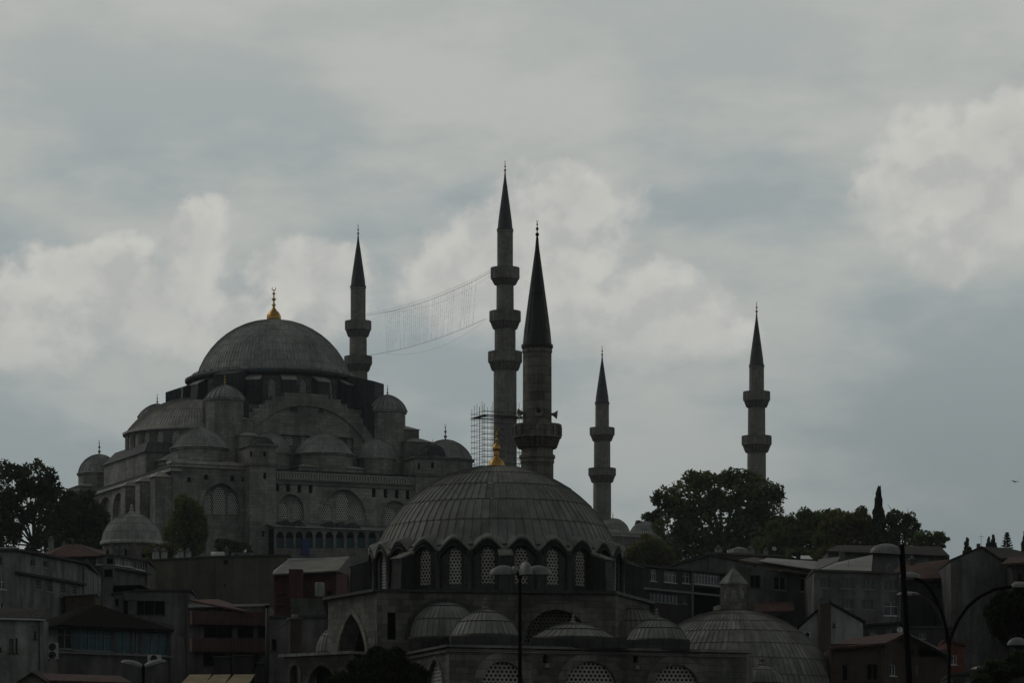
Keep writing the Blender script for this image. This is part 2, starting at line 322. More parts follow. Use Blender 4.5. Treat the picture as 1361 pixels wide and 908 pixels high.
# ------------------------------------------------------------------ builders
def archz(t, tc, hw, zs, h):
    s = min(1.0, abs(t-tc)/hw)
    if h >= hw:
        R = (h*h+hw*hw)/(2*hw); x = (R-hw)+hw*s; return zs+sqrt(max(0, R*R-x*x))
    return zs+h*sqrt(max(0, 1-s*s))
class Wall:
    """a vertical plane from A to B (left to right as seen from outside); t runs along it, dep goes inwards"""
    def __init__(s, A, B):
        s.A, s.B = Vector(A[:2]), Vector(B[:2]); s.L = (s.B-s.A).length; s.d = (s.B-s.A)/s.L; s.n = Vector((-s.d.y, s.d.x))
    def P(s, t, z, dep=0):
        q = s.A+s.d*t+s.n*dep; return Vector((q.x, q.y, z))
    def t(s, px):
        k = (px-CX)/F; return (k*s.A.y-s.A.x)/(s.d.x-k*s.d.y)
    def z(s, py, t): return zat(py, (s.A+s.d*t).y)
    def rect(s, x0, y0, x1, y1):
        a, b = s.t(x0), s.t(x1); m = (a+b)/2; return a, b, s.z(y1, m), s.z(y0, m)
    def box(s, mb, t0, t1, z0, z1, d0, d1):
        mb.hexa([s.P(t0, z0, d0), s.P(t1, z0, d0), s.P(t1, z0, d1), s.P(t0, z0, d1), s.P(t0, z1, d0), s.P(t1, z1, d0), s.P(t1, z1, d1), s.P(t0, z1, d1)])
    def face(s, mb, z0, ztop, holes=(), dep=.3):
        """holes: (t0, t1, zb, zt, h) with h = rise of the arch, 0 for a square head"""
        zA, zB = ztop if isinstance(ztop, tuple) else (ztop, ztop); zm = min(zA, zB)
        ts = sorted({0, s.L, *[h[0] for h in holes], *[h[1] for h in holes]}); zs = sorted({z0, zm, *[h[2] for h in holes], *[h[3] for h in holes]})
        for a, b in zip(ts, ts[1:]):
            for c, d in zip(zs, zs[1:]):
                m, q = (a+b)/2, (c+d)/2
                if any(h[0] < m < h[1] and h[2] < q < h[3] for h in holes): continue
                mb.face([s.P(a, c), s.P(b, c), s.P(b, d), s.P(a, d)])
        if abs(zA-zB) > 1e-4: mb.face([s.P(0, zm), s.P(s.L, zm), s.P(s.L, zB)] if zB > zA else [s.P(0, zm), s.P(s.L, zm), s.P(0, zA)])
        for (t0, t1, zb, zt, h) in holes:
            out = [(t0, zb), (t1, zb)]
            if h:
                n = 14; tc, hw = (t0+t1)/2, (t1-t0)/2; cv = [(t0+(t1-t0)*k/n, archz(t0+(t1-t0)*k/n, tc, hw, zt-h, h)) for k in range(n+1)]
                for (a, za), (b, zb_) in zip(cv, cv[1:]): mb.face([s.P(a, za), s.P(b, zb_), s.P(b, zt), s.P(a, zt)])
                out += cv[::-1]
            else: out += [(t1, zt), (t0, zt)]
            for (a, za), (b, zb_) in zip(out, out[1:]+out[:1]):
                mb.face([s.P(a, za), s.P(a, za, dep), s.P(b, zb_, dep), s.P(b, zb_)])
    def pane(s, mb, t0, t1, zb, zt, dep, ex=.05): mb.face([s.P(t0-ex, zb-ex, dep), s.P(t1+ex, zb-ex, dep), s.P(t1+ex, zt+ex, dep), s.P(t0-ex, zt+ex, dep)])
    def grille(s, mb, t0, t1, zb, zt, h, cell, dep, ratio=.56):
        r = cell/sqrt(3); tc, hw = (t0+t1)/2, (t1-t0)/2; row = 0; z = zb
        while z < zt+r:
            t = t0+(cell/2 if row % 2 else 0)
            while t < t1+cell/2:
                if not h or z < archz(min(max(t, t0), t1), tc, hw, zt-h, h)+r:
                    o = [(t+r*cos(radians(30+60*k)), z+r*sin(radians(30+60*k))) for k in range(6)]; q = [(t+r*ratio*cos(radians(30+60*k)), z+r*ratio*sin(radians(30+60*k))) for k in range(6)]
                    for k in range(6):
                        k2 = (k+1) % 6; mb.face([s.P(*o[k], dep), s.P(*o[k2], dep), s.P(*q[k2], dep), s.P(*q[k], dep)])
                t += cell
            z += 1.5*r; row += 1
    def ring(s, mb, t0, t1, zb, zt, h, w, proud, dep=0.0):
        """a moulded archivolt round an arched hole"""
        n = 18; tc, hw = (t0+t1)/2, (t1-t0)/2; inn, outr = [(t0, zb)], [(t0-w, zb)]
        for k in range(n+1):
            q = -1+2*k/n; inn.append((tc+hw*q, archz(tc+hw*q, tc, hw, zt-h, h))); outr.append((tc+(hw+w)*q, archz(tc+(hw+w)*q, tc, hw+w, zt-h, h+w)))
        inn.append((t1, zb)); outr.append((t1+w, zb))
        for k in range(len(inn)-1):
            (a, za), (b, zb_), (c, zc), (d, zd) = inn[k], inn[k+1], outr[k+1], outr[k]
            mb.face([s.P(a, za, -proud), s.P(b, zb_, -proud), s.P(c, zc, -proud), s.P(d, zd, -proud)])
            mb.face([s.P(d, zd, -proud), s.P(c, zc, -proud), s.P(c, zc, dep), s.P(d, zd, dep)])
            mb.face([s.P(b, zb_, -proud), s.P(a, za, -proud), s.P(a, za, dep), s.P(b, zb_, dep)])
def window(wl, parent, t0, t1, zb, zt, nx=2, ny=1, fm=None, gm=None, dep=.16, bar=.06):
    fm, gm = fm or FRAME_G, gm or GLASS; m = MB(); b = bar
    for (a, c, e, f) in ((t0, t0+b, zb, zt), (t1-b, t1, zb, zt), (t0+b, t1-b, zb, zb+b), (t0+b, t1-b, zt-b, zt)): wl.box(m, a, c, e, f, dep-.07, dep)
    for k in range(1, nx): q = t0+(t1-t0)*k/nx; wl.box(m, q-b/2, q+b/2, zb+b, zt-b, dep-.06, dep)
    for k in range(1, ny):
        q = zb+(zt-zb)*(.68 if ny == 2 else k/ny)
        for j in range(nx):
            a, c = t0+(t1-t0)*j/nx+b, t0+(t1-t0)*(j+1)/nx-b; wl.box(m, a, c, q-b/2, q+b/2, dep-.055, dep)
    wl.box(m, t0-.08, t1+.08, zb-.09, zb-.005, -.07, dep-.02)
    w = m.build('window', fm, parent); p = MB(); wl.pane(p, t0, t1, zb, zt, dep+.01, 0); p.build('pane', gm, w); return w
def screen_window(wl, parent, t0, t1, zb, zt, h, cell, mat=SCREEN, dep=.18, back=.5, name='window'):
    p = MB(); wl.pane(p, t0, t1, zb, zt, back); w = p.build(name, DARK, parent)
    g = MB(); wl.grille(g, t0, t1, zb, zt, h, cell, dep); g.build('pierced_screen', mat, w); return w
def dome(c, R, H, n, rows, amp, mat, parent, name='dome', a0=0, a1=2*pi, tip=0.0, lip=None, fin=None, sub=4, finmat=None, seed=1):
    m = MB(); rnd = random.Random(seed); lip = amp*.8 if lip is None else lip
    if H < R: Rs = (R*R+H*H)/(2*H); th0 = asin(min(1, R/Rs)); fr = lambda t: (Rs*sin(t), H-Rs+Rs*cos(t))
    else: th0 = pi/2; fr = lambda t: (R*sin(t), H*cos(t))
    full = abs(a1-a0-2*pi) < 1e-6; nn = n if full else max(4, int(n*(a1-a0)/(2*pi)))
    for k in range(rows):
        ta, tb = th0*(1-k/rows), th0*(1-(k+1)/rows)*1.0; ph = rnd.random()*2*pi/n if full else 0
        prev = None
        for j in range(sub+1):
            t = ta+(tb-ta)*j/sub; r, z = fr(max(t, .004)); z += tip*(1-r/R)**3; nr, nz = sin(t), cos(t); ring = []
            for i in range(nn+(0 if full else 1)):
                for fo, dm in ((0, 1), (.09, 0), (.5, -.12), (.91, 0)):
                    if i == nn and fo: break
                    a = a0+(a1-a0)*(i+fo)/nn+ph; dd = dm*amp*min(1, r/(R*.35))+(lip if j == 0 else lip*.15*(1-j/sub))
                    rr, zz = r+nr*dd, z+nz*dd; ring.append((Vector((c[0]+rr*sin(a), c[1]-rr*cos(a), c[2]+zz)), i+fo))
            if prev:
                q = len(ring)
                for i in range(q if full else q-1):
                    i2 = (i+1) % q; u0 = prev[i][1]; u1 = prev[i2][1] if i2 else nn
                    v0, v1 = k+(j-1)/sub*.99, k+j/sub*.99
                    m.face([prev[i][0], prev[i2][0], ring[i2][0], ring[i][0]], uv=((u0+.001, v0), (u1-.001, v0), (u1-.001, v1), (u0+.001, v1)))
            prev = ring
    o = m.build(name, mat, parent)
    if fin: finial((c[0], c[1], c[2]+H+tip-.05), fin, o, finmat or LEAD)
    return o
def finial(c, h, parent, mat, style='alem'):
    m = MB(); w = h*.13
    if style == 'bell': prof = [(.225*h, 0), (.23*h, .03*h), (.205*h, .09*h), (.19*h, .15*h), (.15*h, .21*h), (.075*h, .27*h), (.045*h, .31*h), (.085*h, .33*h), (.045*h, .36*h), (.085*h, .39*h), (.045*h, .42*h), (.095*h, .455*h), (.11*h, .50*h), (.08*h, .57*h), (.03*h, .62*h), (.018*h, .68*h), (.06*h, .71*h), (.018*h, .74*h), (.014*h, .82*h), (.04*h, .85*h), (.01*h, .88*h), (.008*h, .94*h)]
    elif style == 'onion': prof = [(.20*h, 0), (.215*h, .05*h), (.21*h, .14*h), (.17*h, .22*h), (.10*h, .29*h), (.05*h, .36*h), (.028*h, .42*h), (.07*h, .46*h), (.028*h, .5*h), (.02*h, .58*h), (.075*h, .63*h), (.02*h, .68*h), (.018*h, .76*h), (.055*h, .8*h), (.015*h, .84*h), (.012*h, .9*h)]
    elif style == 'stone': prof = [(.2*h, 0), (.32*h, .05*h), (.34*h, .14*h), (.2*h, .26*h), (.09*h, .34*h), (.2*h, .42*h), (.22*h, .5*h), (.09*h, .6*h), (.07*h, .66*h), (.15*h, .74*h), (.13*h, .82*h), (.05*h, .9*h), (.01*h, h)]
    else: prof = [(w*.45, 0), (w*.3, .08*h), (w*.8, .14*h), (w*.8, .2*h), (w*.25, .28*h), (w*.2, .38*h), (w*.6, .45*h), (w*.6, .5*h), (w*.2, .57*h), (w*.15, .66*h), (w*.4, .72*h), (w*.12, .78*h), (w*.1, .86*h)]
    m.lathe(c, prof, 14)
    if style != 'stone':    # crescent with its horns up
        r = h*.055; zc = c[2]+prof[-1][1]+r*.9; pts = [(c[0]+r*sin(radians(a)), c[1], zc-r*cos(radians(a))) for a in range(-140, 141, 20)]
        m.tube(pts, [h*.004+h*.012*cos(radians(a)/1.7) for a in range(-140, 141, 20)], 6)
    return m.build('finial', mat, parent)
def octa(c, R, z0, z1, n=8, ph=pi/8, mb=None, crown=0):
    m = mb or MB(); P = [(R, z0), (R, z1)]
    if crown: P += [(R+crown, z1+.03), (R+crown, z1+crown*1.2), (R*.9, z1+crown*1.4)]
    m.lathe((c[0], c[1], 0), P, n, phase=ph, smooth=False); return m
def minaret(label, px, D, secs, group, stone, spire, ground, nside=16, corb=5, fin_mat=GOLD):
    """secs: ('finial', y0, y1), ('spire', y0, y1, hw), ('shaft', y0, y1, hw0, hw1), ('balcony', y0, ymid, y1, hw, hwshaft)"""
    s = D/F; x = (px-CX)*s; root = thing('minaret', (x, D, ground), label, 'minaret', group); c = (x, D, 0); sm = MB(); Z = lambda y: zat(y, D); last = None
    for q in secs:
        if q[0] == 'finial':
            fz, fh = Z(q[2])-.1, (q[2]-q[1])*s+.1
        elif q[0] == 'spire':
            r = q[3]*s; h = (q[2]-q[1])*s; m = MB()
            amp = .03*r; k = nside
            prof = [(r*.96, Z(q[2])-.12), (r*1.1, Z(q[2])-.1), (r*1.1, Z(q[2])+.12), (r*1.0, Z(q[2])+.2)]+[(r*(1-t)**.97*.98+.02*r, Z(q[2])+.2+(h-.2)*t) for t in [i/8 for i in range(1, 8)]]+[(.07*r, Z(q[1])), (.01, Z(q[1])+.05)]
            m.lathe(c, prof, k*4, disp=lambda r_, z_, a, kk: (r_*(1+(.035 if (round(a/(2*pi)*k*4) % 4 == 0 and kk > 3) else 0)), z_), smooth=False, uvs=(k/(2*pi*r*1.1), .25))
            sp = m.build('spire', spire, root); finial((x, D, fz), fh, sp, fin_mat)
        elif q[0] == 'shaft':
            z1, z0 = Z(q[1]), (Z(q[2]) if q[2] else ground-1); sm.lathe(c, [(q[4]*s, z0), (q[3]*s, z1)], nside, smooth=False)
            sm.lathe(c, [(q[3]*s*1.0, z1-.5), (q[3]*s*1.05, z1-.42), (q[3]*s*1.05, z1-.2), (q[3]*s*.98, z1-.12)], nside, smooth=False)
        else:
            _, y0, ym, y1, hw, hs = q; m = MB(); R, r = hw*s, hs*s; zt, zm, zb = Z(y0), Z(ym), Z(y1)
            # muqarnas: scalloped rings stepping inwards
            for k in range(corb):
                a, b = k/corb, (k+1)/corb; ra, rb = r+(R*.95-r)*(.42+.58*a**.9), r+(R*.95-r)*(.42+.58*b**.9); za, zb2 = zb+(zm-zb)*a, zb+(zm-zb)*b; nt_ = 24
                m.lathe(c, [(ra*.97, za), (rb*.985, za+(zb2-za)*.6), (rb, zb2-.02), (rb, zb2), (ra*.9, zb2)], nt_*2, smooth=False, phase=(pi/nt_ if k % 2 else 0),
                        disp=lambda r_, z_, an, kk: ((r_-(.26*(R-r)+.02*R if (round(an/(2*pi)*nt_*2) % 2 and kk in (0, 1)) else 0)), z_))
            b = m.build('balcony', stone, root)
            p = MB(); th = .14*(R-r)+.1
            p.lathe(c, [(R*.93, zm-.02), (R*.99, zm), (R*.99, zm+.14), (R*.95, zm+.18), (R*.975, zt-.2), (R*1.0, zt-.17), (R*1.0, zt), (R-th, zt), (R*.93-th, zm), ], nside, smooth=False)
            for k in range(nside):       # sunk panels between little posts
                a = 2*pi*(k)/nside; p.box((x+R*.97*sin(a), D-R*.97*cos(a)), .2, .16, zm+.14, zt-.17, a)
            p.lathe(c, [(R*.98, zm+.05), (r*.9, zm+.06)], nside, smooth=False)
            p.build('parapet', stone, b)
    for z in ():
        pass
    sm.build('shaft', stone, root)
    return root
def house(name, label, pts, back, wall_m, wins=(), parapet=0, cat='building', group=None, roof_m=None, eave=0, base=None, roof=True, th=.2, holes=()):
    """pts: (px, py, D) along the top of the visible walls, left to right. wins: (segment, x0, y0, x1, y1, nx, ny, frame, glass)"""
    w3 = [Wd(*p) for p in pts]; mid = w3[len(w3)//2]; gz = base if base is not None else min(ground_z(p.x, p.y) for p in w3)-.5
    root = thing(name, (mid.x, mid.y, gz), label, cat, group); m = MB(); n = len(w3)
    for i in range(n-1):
        wl = Wall(w3[i], w3[i+1]); hs = [(*wl.rect(*w[1:5]), 0) for w in wins if w[0] == i]
        wl.face(m, gz, (w3[i].z, w3[i+1].z), hs, .25)
        for w, h in zip([w for w in wins if w[0] == i], hs):
            if len(w) > 5: window(wl, root, *h[:4], *w[5:])
            else: window(wl, root, *h[:4], 1, 1, FRAME_D, DARK)
    bk = [p+Vector((0, back, 0)) for p in w3]
    m.face([Vector((w3[0].x, w3[0].y, gz)), w3[0], bk[0], Vector((bk[0].x, bk[0].y, gz))][::-1]); m.face([Vector((w3[-1].x, w3[-1].y, gz)), w3[-1], bk[-1], Vector((bk[-1].x, bk[-1].y, gz))])
    for i in range(n-1): m.face([Vector((bk[i+1].x, bk[i+1].y, gz)), Vector((bk[i].x, bk[i].y, gz)), bk[i], bk[i+1]])
    m.build('wall', wall_m, root)
    k = max(range(n-1), key=lambda i: (w3[i+1]-w3[i]).length); wl = Wall(w3[k], w3[k+1])      # a rainwater pipe down the longest wall
    if wl.L > 4 and cat == 'building':
        q = MB(); z = w3[k+1].z-.15+(w3[k].z-w3[k+1].z)*.3/wl.L; q.tube([wl.P(wl.L-.3, z, -.02), wl.P(wl.L-.3, z-.3, -.09), wl.P(wl.L-.3, gz, -.09)], .055, 6); q.build('downpipe', FRAME_D, root)
    if roof:
        r = MB()
        for i in range(n-1):
            d = (w3[i+1]-w3[i]); d.z = 0; d.normalize(); o = Vector((d.y, -d.x, 0))*eave
            a, b = w3[i]+o, w3[i+1]+o
            if eave: a = a-d*(eave if i == 0 else 0); b = b+d*(eave if i == n-2 else 0)
            up = Vector((0, 0, th+.004)); r.slab([a+up, b+up, bk[i+1]+up, bk[i]+up], th)
        r.build('roof', roof_m or ASPH, root)
    if parapet:
        r = MB()
        for i in range(n-1):
            wl = Wall(w3[i], w3[i+1]); h0 = w3[i].z+th+.01
            if abs(w3[i].z-w3[i+1].z) < .3: wl.box(r, 0, wl.L, h0, h0+parapet, .02, .25)
        if r.f: r.build('parapet', wall_m, root)
    return root
def px_slab(pts, th, mat, parent, name='roof'):
    m = MB(); m.slab([Wd(*p) for p in pts], th); return m.build(name, mat, parent)
def px_box(mb, x0, y0, x1, y1, D, depth, top=1.0):
    a, b = at(x0, D), at(x1, D); mb.box(((a.x+b.x)/2, D+depth/2), b.x-a.x, depth, zat(y1, D), zat(y0, D), 0, top)
# ------------------------------------------------------------------ the ground
def make_ground():
    m = MB(); xs = [-3000, -1500, -800, -400, -250, -150, -90, -45, 0, 45, 90, 150, 250, 400, 800, 1500, 3000]
    ys = [-400, -100, 60, 120, 200, 230, 260, 280, 300, 350, 400, 460, 520, 580, 640, 690, 750, 820, 900, 1000, 1200, 1400, 2500, 4500, 6000]
    for a, b in zip(xs, xs[1:]):
        for c, d in zip(ys, ys[1:]): m.face([(a, c, ground_z(a, c)), (b, c, ground_z(b, c)), (b, d, ground_z(b, d)), (a, d, ground_z(a, d))])
    g = m.build('ground', m_plaster('earth_and_paving', (.085, .078, .062), .5)); g['kind'] = 'structure'
make_ground()
# ------------------------------------------------------------------ the great mosque on the hill
class Frame:
    def __init__(s, O, ang): s.O = Vector(O); s.u = Vector((cos(ang), sin(ang))); s.w = Vector((-sin(ang), cos(ang))); s.a = ang
    def p(s, lx, ly, z=0): q = s.O+s.u*lx+s.w*ly; return Vector((q.x, q.y, z))
    def lx(s, px, ly):
        k = (px-CX)/F; o = s.O+s.w*ly; return (k*o.y-o.x)/(s.u.x-k*s.u.y)
    def z(s, py, lx, ly): return zat(py, s.p(lx, ly).y)
    def D(s, lx, ly): return s.p(lx, ly).y
    def box(s, mb, x0, x1, y0, y1, z0, z1): mb.hexa([s.p(x0, y0, z0), s.p(x1, y0, z0), s.p(x1, y1, z0), s.p(x0, y1, z0), s.p(x0, y0, z1), s.p(x1, y0, z1), s.p(x1, y1, z1), s.p(x0, y1, z1)])
    def hip(s, mb, x0, x1, y0, y1, z0, h, k=.25):
        cx, cy = (x0+x1)/2, (y0+y1)/2; q = lambda x, y: (cx+(x-cx)*k, cy+(y-cy)*k)
        mb.hexa([s.p(x0, y0, z0), s.p(x1, y0, z0), s.p(x1, y1, z0), s.p(x0, y1, z0)]+[s.p(*q(x, y), z0+h) for x, y in ((x0, y0), (x1, y0), (x1, y1), (x0, y1))])
def grand_mosque():
    G = Frame((-44.3, 711), radians(23.5)); c0 = G.p(0, 0); gz = 61
    R = thing('mosque', (c0.x, c0.y, gz), 'great grey mosque with a broad lead dome over many smaller domes on the hilltop', 'mosque')
    W = lambda x0, y0, x1, y1: Wall(G.p(x0, y0), G.p(x1, y1))
    # ---- main dome and drum
    zc = 99.5
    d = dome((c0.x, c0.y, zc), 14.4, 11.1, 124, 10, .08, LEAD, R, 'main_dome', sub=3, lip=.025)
    finial((c0.x, c0.y, zc+11.0), 6.3, d, GOLD, 'onion')
    m = MB(); m.lathe((c0.x, c0.y, 0), [(16.2, zc-.9), (16.5, zc-.7), (16.5, zc-.25), (16.0, zc), (14.3, zc+.35)], 96); m.build('cornice', LEAD_B, R)
    m = MB()
    for k in range(44):
        a = 2*pi*k/44; m.box((c0.x+15.0*sin(a), c0.y-15.0*cos(a)), 1.5, .4, zc+.05, zc+.62, a)
    m.build('cresting', LEAD, R)
    ph0 = radians(-23.5)*0+radians(2); m = MB()
    for k in range(32):
        a = 2*pi*(k+.5)/32+ph0; b = 2*pi*(k+1.5)/32+ph0; q = lambda an: (c0.x+15.2*sin(an), c0.y-15.2*cos(an)); wl = Wall(q(a), q(b)); t = wl.L/2; h = (t-.62, t+.62, 93.9, 97.7, .75)
        wl.face(m, 92, zc-.6, [h], .4)
        if cos((a+b)/2) > -.1: screen_window(wl, R, *h, .42, SCREEN_F, .25, .6)
    m.build('drum', STONE_D, R)
    for k in range(16):
        a = 2*pi*(k+.5)/16+ph0; bx = MB(); e = Vector((sin(a), -cos(a))); f = Vector((cos(a), sin(a))); P = lambda r, w, z: Vector((c0.x+e.x*r+f.x*w, c0.y+e.y*r+f.y*w, z))
        bx.hexa([P(17.7, -1.25, 91.5), P(17.7, 1.25, 91.5), P(15, 1.25, 91.5), P(15, -1.25, 91.5), P(17.1, -1.25, 97.3), P(17.1, 1.25, 97.3), P(15, 1.25, 98.4), P(15, -1.25, 98.4)])
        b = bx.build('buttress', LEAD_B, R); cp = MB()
        cp.hexa([P(17.3, -1.4, 97.22), P(17.3, 1.4, 97.22), P(15, 1.4, 98.42), P(15, -1.4, 98.42), P(17.3, -1.4, 97.4), P(17.3, 1.4, 97.4), P(15, 1.4, 98.6), P(15, -1.4, 98.6)]); cp.build('cap', LEAD_L, b)
    # ---- flying buttresses on the diagonals, stepped lead base
    for k in range(4):
        a = radians(45+90*k)+radians(23.5); e = Vector((cos(a), sin(a))); f = Vector((-sin(a), cos(a))); bx = MB(); P = lambda r, w, z: Vector((c0.x+e.x*r+f.x*w, c0.y+e.y*r+f.y*w, z))
        bx.hexa([P(17.4, -2.1, 88), P(21.4, -2.1, 88), P(21.4, 2.1, 88), P(17.4, 2.1, 88), P(17.4, -2.1, 98.9), P(21.4, -2.1, 97.9), P(21.4, 2.1, 97.9), P(17.4, 2.1, 98.9)])
        bx.hexa([P(15, -2.1, 96.2), P(17.4, -2.1, 94.2), P(17.4, 2.1, 94.2), P(15, 2.1, 96.2), P(15, -2.1, 99.3), P(17.4, -2.1, 98.9), P(17.4, 2.1, 98.9), P(15, 2.1, 99.3)])
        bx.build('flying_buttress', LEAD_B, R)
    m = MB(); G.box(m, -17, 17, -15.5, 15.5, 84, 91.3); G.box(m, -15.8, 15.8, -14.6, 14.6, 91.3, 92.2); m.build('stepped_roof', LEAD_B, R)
    m = MB()
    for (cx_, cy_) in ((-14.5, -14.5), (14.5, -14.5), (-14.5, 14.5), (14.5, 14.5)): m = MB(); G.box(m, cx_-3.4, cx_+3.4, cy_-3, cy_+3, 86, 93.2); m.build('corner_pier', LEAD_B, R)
    # ---- tympanum wall with the great arch (front and back alike)
    for sg in (-1, 1):
        if sg < 0: wl = W(-15, -16.6, 15, -16.6)
        else: wl = W(15, 16.6, -15, 16.6)
        m = MB(); hs = []
        for k in range(-3, 4): hs.append((15+k*3.0-.75, 15+k*3.0+.75, 85.4, 88.2-.0*abs(k), .9))
        for k in range(-1, 2): hs.append((15+k*3.0-.75, 15+k*3.0+.75, 89.0, 91.2-.5*abs(k), .9))
        wl.face(m, 78, 92.5, hs, .35); t = m.build('tympanum', STONE_D, R)
        if sg < 0:
            for h in hs: screen_window(wl, R, *h, .45, SCREEN_F, .2, .5)
        m = MB(); n = 26; Ri, Ro, z0 = 13.4, 15.2, 79.2
        for k in range(n):
            a, b = pi*k/n, pi*(k+1)/n; q = lambda r, an, dp: wl.P(15-r*cos(an), z0+r*sin(an), dp)
            m.face([q(Ri, a, -1.1), q(Ri, b, -1.1), q(Ro, b, -1.1), q(Ro, a, -1.1)][::-1]); m.face([q(Ri, a, -1.1), q(Ri, a, 0), q(Ri, b, 0), q(Ri, b, -1.1)][::-1]); m.face([q(Ro, a, -1.1), q(Ro, b, -1.1), q(Ro, b, 1), q(Ro, a, 1)][::-1])
        m.build('great_arch', STONE, R)
        m = MB(); st = 12; x0 = 0
        for k in range(-st, st+1):     # stepped gable over the arch
            xx = k*1.22; zt = z0+sqrt(max(0, 15.3**2-(abs(xx)-.4)**2)) if abs(xx) < 15.3 else z0+2
            zt = z0+round((zt-z0)/.8)*.8+.5; wl.box(m, 15+xx-.61, 15+xx+.61, z0+8 if abs(xx) < 9 else z0+1, zt, -.75, .9)
        m.build('stepped_gable', STONE, R)
    # ---- weight towers
    for (px, ly, Rp, ytop, ybase, yb2, fm) in ((299, -16.5, 27.5, 511, 532, 580, GOLD), (515, -16.5, 26, 524, 548, 585, GOLD), (209, 17.5, 26, 536, 556, 580, LEAD), (424, 17.5, 24, 545, 565, 590, LEAD)):
        lx = G.lx(px, ly); c = G.p(lx, ly); s = c.y/F; r = Rp*s; zb, zt = zat(ybase, c.y), zat(ytop, c.y)
        m = MB(); m.lathe((c.x, c.y, 0), [(r*.95, 79), (r*.95, zb-.35), (r*1.03, zb-.3), (r*1.03, zb)], 8, smooth=False, phase=.3); tw = m.build('weight_tower', STONE, R)
        dome((c.x, c.y, zb), r*.98, zt-zb-.5, 22, 1, .16, LEAD, R, 'tower_dome', tip=.5, sub=10, lip=.1, fin=1.9, finmat=fm)
    # ---- half domes on the long axis
    for sg in (-1, 1):
        c = G.p(sg*15.5, 0); ang = radians(23.5); am = ang+(-pi/2 if sg < 0 else pi/2)
        zb = 88.6
        dome((c.x, c.y, zb), 12.6, 6.6, 130, 6, .1, LEAD_L, R, 'half_dome', a0=am-pi/2, a1=am+pi/2, sub=4, lip=.025)
        m = MB(); m.lathe((c.x, c.y, 0), [(13.2, zb-.5), (13.3, zb-.1), (12.6, zb+.1)], 40, a0=am-pi/2, a1=am+pi/2); m.build('cornice', LEAD_L, R)
        m = MB(); nW = 13
        for k in range(nW):
            a, b = am-pi/2+pi*k/nW, am-pi/2+pi*(k+1)/nW; q = lambda an: (c.x+12.8*sin(an), c.y-12.8*cos(an)); wl = Wall(q(a), q(b)); t = wl.L/2; h = (t-.7, t+.7, 85.2, 87.8, .7); wl.face(m, 82, zb-.4, [h], .4)
            if cos((a+b)/2) > -.3: screen_window(wl, R, *h, .42, SCREEN_F, .2, .5)
        m.build('half_dome_drum', STONE_D, R)
        m = MB(); G.box(m, *sorted((sg*14, sg*29)), -12.6, 12.6, 60, 83.4); m.build('exedra_wall', STONE, R)
        m = MB(); x0, x1 = sorted((sg*16, sg*29.4)); G.hip(m, x0, x1, -13, 13, 83.42, 2.2, .75); m.build('lead_roof', LEAD_B, R)
        for ly in (-12, 12):      # smaller exedra half domes and stepped lead gables beside them
            m = MB(); G.box(m, *sorted((sg*19, sg*27)), ly-4.2, ly+4.2, 78, 81.6); m.build('exedra_block', STONE, R)
            m = MB(); G.hip(m, *sorted((sg*18.6, sg*27.4)), ly-4.6, ly+4.6, 81.62, 2.3, .12); m.build('lead_roof', LEAD, R)
    # ---- lower body
    zl = 79.2; m = MB()
    wlL = W(-30, 30, -30, -31); hs = []
    for (y0, y1, zt_, h_) in ((-27.3, -22.6, 76.6, 2.2), (-18.8, -14.1, 76.6, 2.2), (-10.2, -3.6, 77.2, 3), (-2.6, 4, 77.2, 3), (5, 12.4, 77.2, 3), (16.2, 21.4, 76.6, 2.2)): hs.append((30-y1, 30-y0, 62.2, zt_, h_))
    wlL.face(m, gz-2, zl-1.2, hs, 3.0)
    for h in hs:      # deep bays between the piers, each with its back wall and window
        wb = Wall(G.p(-27, 30), G.p(-27, -31)); t = (h[0]+h[1])/2; hw = (t-.9, t+.9, 69, 72.6, 1.0); q = MB()
        for a_, b_, c_, d_, hh in ((h[0]-.05, h[1]+.05, h[2]-.1, h[3]+.1, 0),): wb.face(q, h[2], h[3]+.2, [hw], .3) if 0 else q.face([wb.P(a_, c_), wb.P(b_, c_), wb.P(b_, d_), wb.P(a_, d_)])
        q.build('bay_wall', STONE_D, R); screen_window(wb, R, *hw, .5, SCREEN_F, -.06, -.02)
    # left bay of the flank, with a blind arch
    wF = W(-30, -31, -15.2, -31); a, b, zb, zt = wF.rect(268, 643, 319, 700); arch = (a, b, zb, zt, (b-a)*.56)
    rr = [wF.rect(*q) for q in ((249, 634, 254, 641), (271, 631, 277, 638), (306, 632, 312, 640), (321, 634, 325, 641))]
    wF.face(m, gz-2, zl+.2, [arch]+[(*q, .4) for q in rr], .9)
    for q in rr: screen_window(wF, R, *q, .4, .4, DARK, .5, .8)
    W(15.2, -31, 30, -31).face(m, gz-2, zl-.4); W(30, -31, 30, 30).face(m, gz-2, zl-1); W(30, 30, -30, 30).face(m, gz-2, zl-1.2)
    m.build('wall', STONE, R)
    p = MB(); wF2 = W(-30, -30.1, -15.2, -30.1); wins = []
    for (x0, y0, x1, y1) in ((283, 648, 299, 684), (303, 655, 316, 684), (271, 657, 281, 684)): q = wF2.rect(x0, y0, x1, y1); wins.append((*q, (q[1]-q[0])*.55))
    wF2.face(p, gz, zl, wins, .2); p.build('arch_infill', STONE, R)
    for q in wins: screen_window(wF2, R, *q, .42, SCREEN_F, .1, .4)
    m = MB(); wF.ring(m, *arch, .7, .25); m.build('archivolt', STONE, R)
    m = MB(); wF.box(m, -.6, wF.L+.2, zl+.21, zl+.75, -.7, 2); wF.box(m, -.3, wF.L, zl-.35, zl+.2, -.4, -.01); wlL.box(m, 0, wlL.L+.5, zl-1.19, zl-.7, -.7, 1.5); m.build('cornice', LEAD_L, R)
